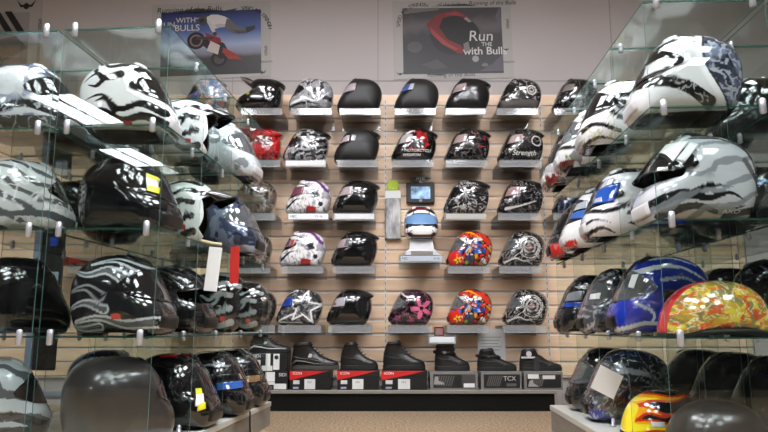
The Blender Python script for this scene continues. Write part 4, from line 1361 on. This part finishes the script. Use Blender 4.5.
SILV, GREY, DG, NV = (186, 190, 194), (120, 120, 122), (44, 43, 44), (30, 38, 66)
BLU = (24, 60, 170)
FB = (20, 19, 21)
FL_BIG = [('band', FB, [(.45, .08), (.25, .14), (.05, .10), (-.15, .2), (-.30, .14)], 0.047, 0.007), ('band', FB, [(.42, .2), (.22, .26), (.02, .2), (-.15, .34), (-.34, .30)], 0.047, 0.005),
          ('band', FB, [(-.02, .2), (-.12, .3), (-.22, .28)], 0.041, 0.004), ('band', FB, [(.22, .62), (.05, .7), (-.12, .66), (-.22, .74)], 0.054, 0.005), ('band', FB, [(.0, .56), (-.15, .52), (-.24, .58), (-.38, .5)], 0.047, 0.004),
          ('band', FB, [(-.15, .52), (-.22, .44), (-.32, .46)], 0.034, 0.004), ('disc', FB, -.26, .62, .03), ('band', FB, [(-.3, .68), (-.4, .6), (-.44, .5)], 0.027, 0.007), ('band', FB, [(-.30, .05), (-.38, .2), (-.47, .25), (-.46, .4)], 0.054, 0.011),
          ('spine', FB, .05), ('poly', (190, 36, 40), [(.14, .05), (.06, .05), (.06, .09), (.14, .09)])]
FL_OPEN = [('band', FB, [(.18, .72), (-.02, .76), (-.2, .70), (-.3, .74)], .03, .003), ('band', FB, [(.22, .60), (.0, .64), (-.12, .58), (-.26, .64), (-.36, .58)], .032, .003), ('band', FB, [(.1, .48), (-.06, .5), (-.16, .42), (-.3, .5), (-.4, .44)], .034, .003),
           ('band', FB, [(-.02, .5), (-.12, .36), (-.28, .38)], .03, .003), ('band', FB, [(.1, .32), (-.1, .26), (-.22, .32), (-.36, .25)], .04, .004), ('band', FB, [(.12, .14), (-.05, .10), (-.2, .18), (-.34, .12)], .045, .005),
           ('disc', FB, -.28, .55, .028), ('disc', FB, -.33, .33, .03), ('poly', (190, 40, 50), [(.04, .16), (-.02, .16), (-.02, .21), (.04, .21)])]
FL_GREY = [(o[0], (150, 158, 156)) + tuple(o[2:]) if o[0] in ('band', 'disc') else o for o in FL_OPEN]
FL_SILV = [('rim', SILV, [(.44, .12), (.2, .10), (-.05, .16), (-.3, .12)], .045, .008, .0105), ('rim', SILV, [(.2, .5), (.0, .60), (-.2, .56), (-.40, .60)], .05, .004, .0105), ('rim', SILV, [(.3, .60), (.05, .70), (-.2, .66)], .03, .004, .009),
           ('rim', (150, 152, 154), [(-.05, .36), (-.2, .44), (-.42, .40)], .045, .004, .011), ('rim', SILV, [(.0, .24), (-.2, .30), (-.44, .22)], .04, .004, .0105), ('rim', SILV, [(-.05, .08), (-.25, .06), (-.38, .10)], .03, .004, .009),
           ('band', (96, 97, 99), [(.2, .5), (.0, .60), (-.2, .56), (-.38, .60)], .03, .002), ('band', (90, 90, 92), [(.0, .24), (-.2, .30), (-.42, .22)], .026, .002), ('band', (84, 84, 86), [(.42, .12), (.2, .10), (-.05, .16), (-.28, .12)], .028, .002),
           ('poly', (200, 60, 50), [(.16, .15), (.07, .15), (.07, .195), (.16, .195)])]
STRIPES = [('warp', (40, 40, 42), 7, 1.1, .35, 8), ('ridge', (244, 244, 246), 4, .05, 12), ('band', (90, 92, 96), [(.4, .1), (.1, .2), (-.4, .14)], .05, .02)]
SWOOSHW = [('band', (70, 76, 96), [(.3, .6), (.0, .72), (-.3, .64), (-.44, .4)], .03, .012), ('noise', (110, 122, 150), 4, 4, .52, 6), ('band', (235, 235, 238), [(.35, .5), (.0, .62), (-.3, .52), (-.44, .3)], .03, .02), ('band', (40, 40, 44), [(.45, .2), (.1, .28), (-.2, .2), (-.45, .28)], .05, .02), ('below', (60, 60, 62), .16), ('ridge', (200, 202, 206), 5, .04, 5)]
MOON = [('noise', (70, 78, 104), 6, 6, .46, 9), ('noise', (26, 28, 40), 7, 7, .56, 11), ('ridge', (206, 210, 222), 6, .05, 2),
        ('poly', (226, 226, 228), [(.5, .0), (.5, .8), (-.12, .8), (-.02, .45), (-.22, .0)]), ('band', (22, 22, 24), [(.42, .30), (.15, .24), (-.1, .08)], .06, .05), ('ridge', (206, 206, 208), 9, .045, 5, [(.4, .33), (.12, .32), (-.12, .08), (.1, .05)]),
        ('band', (22, 22, 24), [(.2, .72), (.02, .74), (-.1, .68)], .012, .025), ('band', (30, 30, 32), [(.3, .62), (.1, .68), (-.06, .62)], .02, .014), ('band', (240, 240, 242), [(-.1, .78), (-.03, .45), (-.24, .0)], .025, .025), ('band', (30, 30, 34), [(-.14, .78), (-.07, .45), (-.28, .0)], .008, .008)]
SILFL = [('band', (26, 26, 28), [(.46, .14), (.25, .22), (.05, .18), (-.12, .22), (-.25, .16)], .05, .005), ('band', (26, 26, 28), [(.4, .06), (.15, .12), (-.05, .07), (-.25, .12)], .038, .004), ('band', (26, 26, 28), [(.2, .2), (.05, .28), (-.15, .27)], .032, .003),
         ('warp', (128, 132, 138), 6, 1.3, .62, 5), ('band', (60, 62, 66), [(.1, .72), (-.15, .70), (-.35, .58), (-.44, .36)], .011, .011), ('band', (60, 62, 66), [(.0, .76), (-.25, .70), (-.42, .52)], .009, .009), ('band', (96, 98, 102), [(-.3, .5), (-.42, .3), (-.40, .1)], .03, .012),
         ('poly', (150, 156, 164), [(-.02, .14), (-.16, .12), (-.2, .04), (-.04, .05)]), ('band', (30, 30, 32), [(-.1, .04), (-.4, .1)], .02, .03)]
BLUEW = [('band', (216, 222, 230), [(.26, .60), (.0, .655), (-.2, .62), (-.46, .46)], .026, .006), ('band', (216, 222, 230), [(.12, .73), (-.1, .74), (-.32, .66)], .014, .004), ('band', (190, 202, 220), [(.05, .52), (-.18, .53), (-.44, .36)], .018, .005),
         ('band', (16, 18, 24), [(.0, .36), (-.2, .36), (-.42, .26)], .07, .04), ('band', (216, 222, 230), [(.44, .05), (.2, .11), (-.1, .07), (-.3, .1)], .022, .012), ('band', (216, 222, 230), [(.3, .30), (.15, .20), (.18, .1)], .012, .012)]
SPIKES = [('poly', FB, [(.2, .34), (.02, .30), (.1, .24), (-.05, .2), (.08, .14), (-.1, .08), (-.2, .02), (-.5, .0), (-.5, .4)]), ('poly', (200, 40, 40), [(.5, .0), (.5, .10), (.36, .12), (.3, .0)]), ('band', FB, [(.2, .70), (-.1, .72), (-.4, .56)], .03, .05), ('ridge', (210, 210, 214), 6, .03, 5)]
FLAMEY = [('band', (206, 54, 20), [(.52, .08), (.25, .14), (.0, .10), (-.2, .2), (-.38, .18)], .085, .006), ('band', (206, 54, 20), [(.5, .3), (.25, .425), (.0, .42), (-.2, .45), (-.42, .36)], .06, .005), ('band', (206, 54, 20), [(.46, .20), (.30, .30), (.14, .25), (.0, .27)], .07, .006),
          ('band', (244, 160, 20), [(.52, .08), (.25, .14), (.0, .10), (-.17, .19)], .062, .003), ('band', (244, 160, 20), [(.5, .3), (.25, .425), (.0, .42), (-.17, .45)], .036, .003), ('band', (244, 160, 20), [(.47, .20), (.31, .30), (.16, .255)], .05, .004),
          ('band', (246, 224, 40), [(.52, .08), (.3, .12), (.08, .10)], .052, .004), ('band', (246, 224, 40), [(.49, .02), (.45, .18), (.37, .33)], .05, .02), ('band', (246, 224, 40), [(.5, .3), (.32, .40), (.14, .42)], .024, .003), ('disc', FB, 9, 9, .01)]
PAISLEY = [('noise', (222, 200, 70), 7, 8, .44, 31), ('warp', (206, 76, 36), 7, 2.8, .66, 13), ('noise', (186, 146, 50), 9, 10, .58, 17), ('noise', (112, 106, 72), 7, 7, .60, 3), ('ridge', (236, 226, 180), 9, .04, 8), ('noise', (200, 56, 36), 10, 12, .66, 21), ('band', (190, 34, 34), [(.50, .0), (.49, .10), (.455, .22), (.385, .34), (.28, .435), (.15, .49), (.0, .505), (-.15, .49), (-.28, .445), (-.385, .35), (-.46, .22), (-.495, .10), (-.5, .0)], .017, .017), ('spine', (190, 34, 34), .03)]
LET = [('band', (110, 112, 116), [(.2, .34), (-.3, .34)], .010, .010), ('band', (150, 152, 156), [(.26, .60), (-.05, .62), (-.3, .54)], .012, .004), ('ridge', (70, 70, 74), 4, .02, 9)]
TAGW = pmat('tag white', (226, 226, 222), .5)


def gh(bank, col, dep, lev, label, deg=0, dx=0.0, dy=0.0, **k):
    base_rz = bank.a + (0 if bank.s < 0 else math.pi)
    k.setdefault('L', .31)
    k.setdefault('res', 2.4 if dep == 0 else 1.8)
    return make_helmet('helmet', label, bank.cell(col, dep, lev, dx, dy), base_rz + R(deg), side=-1 if bank.s < 0 else 1, group='helmets in the glass cubes', **k)


GP = lambda nm, c, r=.15: pmat(nm, c, r, 0, .8)
# left bank, aisle column
gh(LB, 1, 0, 3, 'white helmet with black flames in the top left aisle cube', 8, dx=-.02, base=(236, 236, 238), ops=FL_BIG, visor='dark')
gh(LB, 1, 1, 3, 'white open-face helmet with black flames and black peak in the top left row', 18, kind='open', base=(232, 234, 236), ops=FL_OPEN, peak=(GP('black peak', (14, 14, 15)), .22, -.02), dx=0.055, L=.29)
gh(LB, 1, 2, 3, 'pale grey helmet with large clear visor in the top left row', 0, base=(188, 194, 196), ops=[('band', (240, 242, 244), [(.2, .7), (-.1, .7), (-.4, .5)], .05, .03), ('noise', (96, 104, 108), 4, 4, .58, 5), ('ridge', (230, 234, 236), 5, .04, 8)], visor='clear', dx=0.08)
gh(LB, 1, 0, 2, 'gloss black helmet with white and yellow label on its visor, left glass cubes', -6, base=(15, 15, 18), ops=[('below', (26, 25, 26), .20), ('band', (40, 40, 44), [(.3, .2), (-.4, .22)], .012, .012)], visor='smoke',
   stickers=[('price_label', (226, 228, 226), [(.44, .40), (.40, .56), (.31, .57), (.34, .40)], .018), ('price_label', (212, 214, 50), [(.455, .36), (.44, .44), (.34, .44), (.34, .38)], .0195), ('price_label', (212, 214, 50), [(.41, .52), (.39, .57), (.31, .58), (.32, .53)], .0195)])
gh(LB, 1, 1, 2, 'white open-face helmet with black flames and cream chin strap', 14, kind='open', base=(214, 220, 216), ops=FL_OPEN, peak=(GP('black peak', (14, 14, 15)), .28, -.04), dx=0.06, L=.295,
   strap=(pmat('cream strap', (206, 200, 160), .6), [(.12, -.30, .12), (.20, -.22, .05), (.32, -.1, .035), (.42, -.02, .035)]))
gh(LB, 1, 2, 2, 'blue and grey open helmet with clear shield in the left glass cubes', 0, base=(70, 80, 110), ops=[('noise', (150, 160, 180), 5, 5, .55, 4), ('noise', (24, 26, 34), 4, 4, .54, 9), ('below', (150, 160, 178), .10)], visor='clear', dx=0.10)
gh(LB, 1, 0, 1, 'black helmet with silver flame outlines and small red mark', 0, base=(32, 32, 34), ops=FL_SILV, visor='smoke')
gh(LB, 1, 1, 1, 'black helmet with lifted dark visor and a white hanging tag', 0, base=(17, 17, 18), ops=[('band', (120, 124, 128), [(.1, .74), (-.1, .74), (-.3, .66)], .02, .01)], raised=24, visor='smoke', dx=.02, hang=('hang_tag', TAGW, .045, .15, at(213, 269, 2.27), R(5)))
gh(LB, 1, 2, 1, 'black open-face helmet with grey flames and a tall red tag', 22, kind='open', base=(26, 26, 27), ops=FL_GREY, peak=(GP('black peak', (14, 14, 15)), .2, 0), dx=0.09, L=.30, hang=('hang_tag', pmat('tag red', (206, 44, 34), .5), .034, .14, at(234.5, 265, 2.50), 0))
gh(LB, 1, 3, 1, 'dark open-face helmet with grey flames, farthest in its left row', 22, kind='open', base=(30, 29, 30), ops=FL_GREY, dx=0.10, L=.28)
gh(LB, 1, 0, 0, 'big matte charcoal helmet on the left plinth', 62, base=(52, 48, 47), finish='satin', visor='smoke', L=.312, ops=[('noise', (46, 43, 42), 6, 6, .5, 3)], Wf=.43)
gh(LB, 1, 1, 0, 'black helmet with yellow and white label on the left plinth', 0, base=(16, 16, 16), visor='smoke', dx=0.05, ops=[('band', RD, [(.15, .76), (-.1, .76)], .02, .02)], stickers=[('price_label', (222, 222, 214), [(.46, .26), (.43, .36), (.34, .36), (.35, .25)], .018), ('price_label', (216, 206, 40), [(.48, .2), (.47, .27), (.37, .27), (.37, .2)], .018), ('price_label', (206, 206, 40), [(.42, .36), (.40, .42), (.33, .42), (.34, .35)], .018)])
for d_, lb, txt in ((2, 'black helmet with a bright blue visor strip on the left plinth', '1'), (3, 'black helmet with a tan visor strip at the far end of the left plinth', '2')):
    gh(LB, 1, d_, 0, lb, 4, base=(15, 15, 16), visor='smoke', dx=.08 if d_ == 2 else .065, ops=LET, L=.305,
       stickers=[('visor_film', (60, 110, 200) if d_ == 2 else (150, 120, 84), [(.47, .34), (.455, .43), (.12, .41), (.12, .33)], .018), ('visor_film', (30, 30, 34), [(.44, .44), (.40, .52), (.10, .50), (.12, .42)], .0175)],
       text=[('222', .09, .22, .47, (180, 176, 170), .2), ('Speed', .06, .12, .64, (206, 208, 212), .2)])
# left bank, outer column
gh(LB, 0, 0, 3, 'white helmet with grey blue swirls at the top left photo edge', 6, dx=.0, base=(214, 216, 220), ops=SWOOSHW, visor='smoke', L=.32)
gh(LB, 0, 1, 3, 'white helmet with dark lower half behind the grey blue swirled one', 0, dx=-.02, base=(226, 228, 230), ops=[('below', (50, 50, 52), .3), ('warp', (130, 134, 140), 5, 1.4, .6, 3)], visor='dark')
gh(LB, 0, 0, 2, 'silver helmet with flowing black stripes at the left photo edge', 50, base=(206, 208, 208), ops=STRIPES, visor='mirror', L=.305)
gh(LB, 0, 0, 1, 'large plain black helmet at the left photo edge', 60, base=(15, 15, 16), visor='smoke', L=.305, dx=.005)
gh(LB, 0, 0, 0, 'white, silver and black helmet on the plinth at the left photo edge', 40, dx=-.03, base=(196, 200, 204), ops=[('band', (24, 24, 26), [(.45, .1), (.1, .24), (-.2, .2), (-.45, .3)], .05, .03), ('warp', (54, 56, 60), 5, 1.5, .45, 7), ('below', (30, 29, 30), .14)], visor='smoke', L=.31)
gh(LB, 0, 2, 0, 'blue and white helmet at the back of the left plinth', 0, base=(28, 44, 120), ops=[('band', (214, 218, 226), [(.4, .5), (.1, .66), (-.2, .62), (-.44, .4)], .05, .02), ('band', (206, 210, 216), [(.4, .1), (0, .2), (-.4, .1)], .03, .02), ('noise', (20, 24, 50), 5, 5, .6, 4)], visor='smoke')
gh(LB, 0, 1, 2, 'black helmet behind the silver black striped one', 0, base=(18, 18, 19), visor='smoke', res=1)
gh(LB, 0, 2, 2, 'dark grey helmet at the back of the third left shelf', 0, base=(44, 44, 46), visor='smoke', res=1)
gh(LB, 0, 2, 3, 'light grey helmet at the back of the top left shelf', 0, base=(150, 152, 154), ops=STRIPES, visor='smoke', res=1)
gh(LB, 0, 2, 1, 'black helmet with red top mark behind the large plain black one', 0, base=(20, 20, 21), ops=[('band', (170, 40, 44), [(.1, .74), (-.3, .66)], .03, .03)], visor='smoke', res=1)


# dark rack behind the left cubes
rk = thing('metal_rack', 'blue-grey metal post with dark panel and low rail behind the left glass cubes', 'rack', (-1.86, 3.75, 0))
pk_m = pmat('blue grey metal', (120, 130, 150), .4, .3)
m = MB(); m.bevel_box(-.115, -.08, -.02, .02, 0, 1.15, .004); m.build('post', pk_m, rk)
m = MB(); m.bevel_box(-.075, .05, -.012, .012, .30, 1.05, .004); m.build('panel', pmat('black panel', (15, 15, 17), .4), rk)
m = MB(); m.tube([(-.10, -.03, .17), (.30, -.03, .17)], .022, 10); m.tube([(-.10, -.03, .0), (-.10, -.03, .17)], .012, 8); m.tube([(.28, -.03, .0), (.28, -.03, .17)], .012, 8); m.build('rail', pk_m, rk, True)
m = MB(); m.box(-.03, .035, -.016, -.013, .75, .84); m.build('card', pmat('rack card', (150, 160, 170), .5), rk)
m = MB(); m.box(-.025, .02, -.016, -.013, .58, .63); m.build('card', pmat('rack blue glow', (40, 80, 190), .5), rk)  # small blue glow, put in as a plain coloured plate
# cord looped over the left plinth
p0 = LB.w(.0, 3.2 * CD, .2)
m = MB(); m.tube([LB.w(-.16, 3.05 * CD, .2035), LB.w(-.08, 3.0 * CD, .2035), LB.w(-.02, 2.95 * CD, .2035), LB.w(.016, 2.93 * CD, .2035), LB.w(.0225, 2.93 * CD, .196), LB.w(.0235, 2.93 * CD, .15), LB.w(.0235, 2.96 * CD, .10)], .0035, 8)
tag(m.build('cord', RUBBER, None, True), 'thin black cord hanging over the edge of the left plinth', 'cord')

# right bank, aisle column
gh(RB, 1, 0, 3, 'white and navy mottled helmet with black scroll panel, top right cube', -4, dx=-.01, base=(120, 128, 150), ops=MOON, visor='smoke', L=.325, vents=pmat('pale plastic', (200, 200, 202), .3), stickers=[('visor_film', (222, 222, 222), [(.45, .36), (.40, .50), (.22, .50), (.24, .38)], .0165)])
gh(RB, 1, 1, 3, 'white helmet with a black visor disc behind the navy mottled one', -6, dx=-.09, base=(228, 228, 228), ops=[('disc', (30, 30, 33), .06, .40, .15), ('band', FB, [(.50, .17), (.34, .22), (.1, .13)], .03, .02), ('band', FB, [(.47, .02), (.3, .08), (.1, .04)], .025, .004),  ('ring', (200, 200, 204), .06, .40, .08, .01), ('band', (200, 200, 204), [(.0, .34), (.13, .47)], .008, .008), ('band', FB, [(-.06, .30), (-.2, .2), (-.4, .24)], .05, .01), ('band', FB, [(-.02, .52), (-.2, .62), (-.42, .5)], .03, .006), ('band', FB, [(.3, .64), (.12, .72), (-.1, .74)], .02, .03), ('ridge', (170, 172, 120), 4, .02, 7)], visor='smoke')
gh(RB, 1, 2, 3, 'white and grey helmet with lime lines in the top right row', -6, dx=-.10, base=(206, 208, 208), ops=[('ridge', (150, 170, 60), 4, .02, 3), ('noise', (70, 72, 76), 5, 5, .54, 5), ('poly', (90, 24, 28), [(.5, 0), (.5, .1), (.3, .1), (.3, 0)]), ('band', FB, [(.49, .28), (.3, .25), (.0, .3)], .025, .03)], visor='clear')
gh(RB, 1, 3, 3, 'grey helmet with dark red chin, last of the top right row', -6, dx=-.09, base=(150, 150, 152), ops=[('noise', (90, 90, 94), 5, 5, .5, 8), ('poly', (110, 24, 30), [(.5, 0), (.5, .16), (.3, .16), (.3, 0)]), ('ridge', (220, 220, 222), 6, .04, 4)], visor='smoke')
gh(RB, 1, 0, 2, 'silver helmet with black flames and lifted visor holding a white sheet', 0, dx=.0, base=(196, 198, 203), ops=SILFL, visor='smoke', raised=14, L=.33, text=[('AXO', .07, -.15, .05, (230, 230, 232), 0)],
   stickers=[('leaflet', (236, 236, 234), [(.42, .545), (.28, .72), (.14, .645), (.27, .48)], .04), ('leaflet', (222, 222, 222), [(.25, .50), (.13, .64), (.085, .61), (.20, .47)], .036)], liner=LINER)
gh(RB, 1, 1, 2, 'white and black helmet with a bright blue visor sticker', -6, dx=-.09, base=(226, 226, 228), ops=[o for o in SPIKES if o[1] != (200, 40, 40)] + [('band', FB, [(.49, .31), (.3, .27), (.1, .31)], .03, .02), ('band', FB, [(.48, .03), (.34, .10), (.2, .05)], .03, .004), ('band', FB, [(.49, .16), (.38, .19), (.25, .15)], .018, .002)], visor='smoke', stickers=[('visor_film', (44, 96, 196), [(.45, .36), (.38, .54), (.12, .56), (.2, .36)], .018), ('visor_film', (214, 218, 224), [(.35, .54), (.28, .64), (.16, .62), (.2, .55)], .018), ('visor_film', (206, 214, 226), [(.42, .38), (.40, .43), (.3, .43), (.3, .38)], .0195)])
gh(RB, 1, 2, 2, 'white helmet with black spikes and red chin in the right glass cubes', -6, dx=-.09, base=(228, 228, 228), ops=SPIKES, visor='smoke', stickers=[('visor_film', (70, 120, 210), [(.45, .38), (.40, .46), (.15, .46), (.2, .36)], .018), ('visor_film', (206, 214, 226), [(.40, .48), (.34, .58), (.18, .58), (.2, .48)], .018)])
gh(RB, 1, 3, 2, 'dark helmet with red chin tip, last of its row in the right cubes', -6, dx=-.08, base=(40, 40, 44), ops=[('poly', (206, 36, 34), [(.5, 0), (.5, .2), (.3, .2), (.3, 0)]), ('ridge', (150, 150, 154), 6, .03, 4)], visor='smoke')
gh(RB, 1, 0, 1, 'half helmet with swirling yellow print and red border', 0, kind='half', base=(150, 140, 60), ops=PAISLEY, rim=RUBBER, L=.30, dx=.02, dy=-.02, Wf=.40, res=2.4)
gh(RB, 1, 1, 1, 'blue helmet with white swooshes and clear visor in the right glass cubes', -4, dx=-.01, base=(22, 50, 165), ops=BLUEW, visor='clear', L=.325, stickers=[('price_label', (224, 226, 226), [(.36, .46), (.31, .60), (.24, .58), (.29, .44)], .018)])
gh(RB, 1, 2, 1, 'grey helmet with shiny clear visor between the blue one and the lettered one', -4, dx=-.04, base=(70, 72, 76), ops=[('ridge', (190, 192, 196), 5, .04, 6), ('noise', (30, 30, 32), 5, 5, .56, 5)], visor='clear', stickers=[('price_label', (226, 226, 226), [(.42, .40), (.40, .47), (.26, .47), (.28, .40)], .018)])
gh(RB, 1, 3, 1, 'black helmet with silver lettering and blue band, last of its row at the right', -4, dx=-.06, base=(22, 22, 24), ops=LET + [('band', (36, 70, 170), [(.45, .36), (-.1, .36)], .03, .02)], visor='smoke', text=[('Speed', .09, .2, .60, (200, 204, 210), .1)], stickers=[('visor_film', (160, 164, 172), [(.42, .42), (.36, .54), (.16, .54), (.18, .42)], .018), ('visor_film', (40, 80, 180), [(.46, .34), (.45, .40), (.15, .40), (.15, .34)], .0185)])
gh(RB, 1, 0, 0, 'black half helmet dome nearest the camera on the right plinth', 0, kind='half', base=(28, 28, 29), finish='satin', rim=RUBBER, L=.275, dx=.0, dy=-.03)
gh(RB, 1, 1, 0, 'black half helmet with yellow and red flames on the right plinth', 0, kind='half', base=(28, 27, 28), ops=FLAMEY, rim=RUBBER, L=.27, dx=-.02, dy=-.02, res=2.4, stickers=[('price_label', (232, 232, 230), [(.27, .13), (.27, .18), (.14, .18), (.14, .13)], .012)])
gh(RB, 1, 2, 0, 'dark helmet with silver and blue bands wearing a white card tag', -6, dx=-.03, L=.32, base=(48, 48, 54), ops=[('band', (30, 40, 110), [(.25, .68), (.05, .74), (-.2, .70)], .02, .02), ('band', (170, 174, 180), [(.28, .5), (.1, .56), (-.2, .5), (-.4, .3)], .045, .01), ('noise', (90, 94, 100), 5, 5, .56, 9), ('poly', (20, 40, 140), [(.5, 0), (.5, .12), (.3, .14), (.2, 0)]), ('ridge', (190, 194, 198), 6, .025, 3)], visor='clear',
   hang=('hang_tag', TAGW, .085, .085, at(607, 382, 2.33), R(27)))
gh(RB, 1, 3, 0, 'black helmet with round clear visor at the far end of the right plinth', -6, dx=-.02, L=.32, base=(20, 20, 21), ops=[('ridge', (70, 70, 72), 5, .02, 4)], visor='clear')
# right bank, outer column: black helmets
for (d_, l_, lb, ops_) in [
    (1, 0, 'plain black helmet on the plinth at the right photo edge', []), (2, 0, 'black helmet behind the nearest dome on the right plinth', [('disc', (90, 90, 92), .1, .3, .03)]), (3, 0, 'black helmet at the back of the right plinth', []),
    (1, 1, 'black helmet with white nicks at the right photo edge behind the half helmet', [('noise', (120, 124, 150), 8, 8, .70, 3)]), (2, 1, 'gloss black helmet behind the yellow half helmet', []), (3, 1, 'black helmet at the back of the second right shelf', []),
    (0, 2, 'dark helmet with pinkish marks at the right photo edge', [('noise', (150, 96, 84), 6, 6, .60, 7), ('ridge', (120, 120, 124), 6, .03, 3)]), (1, 2, 'dark blue helmet with pale flashes behind the silver flame helmet', [('band', (120, 150, 220), [(.3, .5), (0, .6)], .02, .01)]), (2, 2, 'black helmet at the back of the third right shelf', []),
    (1, 3, 'charcoal helmet behind the navy mottled one', []), (3, 3, 'black helmet at the back of the top right shelf', [])]:
    gh(RB, 0, d_, l_, lb, -4, base=(8, 8, 9), ops=ops_, visor='smoke', res=1)

# ------------------------------------------------------------------ render settings of the scene itself
w = bpy.data.worlds.new('world')
w.use_nodes = True
w.node_tree.nodes['Background'].inputs['Color'].default_value = (0.02, 0.02, 0.02, 1)
scene.world = w
cy = scene.cycles
cy.max_bounces = 10
cy.transparent_max_bounces = 48
cy.glossy_bounces = 5
cy.caustics_reflective = False
cy.caustics_refractive = False
cy.sample_clamp_indirect = 6.0
cy.use_denoising = True
cy.denoiser = 'OPENIMAGEDENOISE'
vs = scene.view_settings
vs.view_transform = 'Standard'
vs.look = 'None'
vs.gamma = 1.0
vs.use_curve_mapping = False
vs.exposure = 0.0
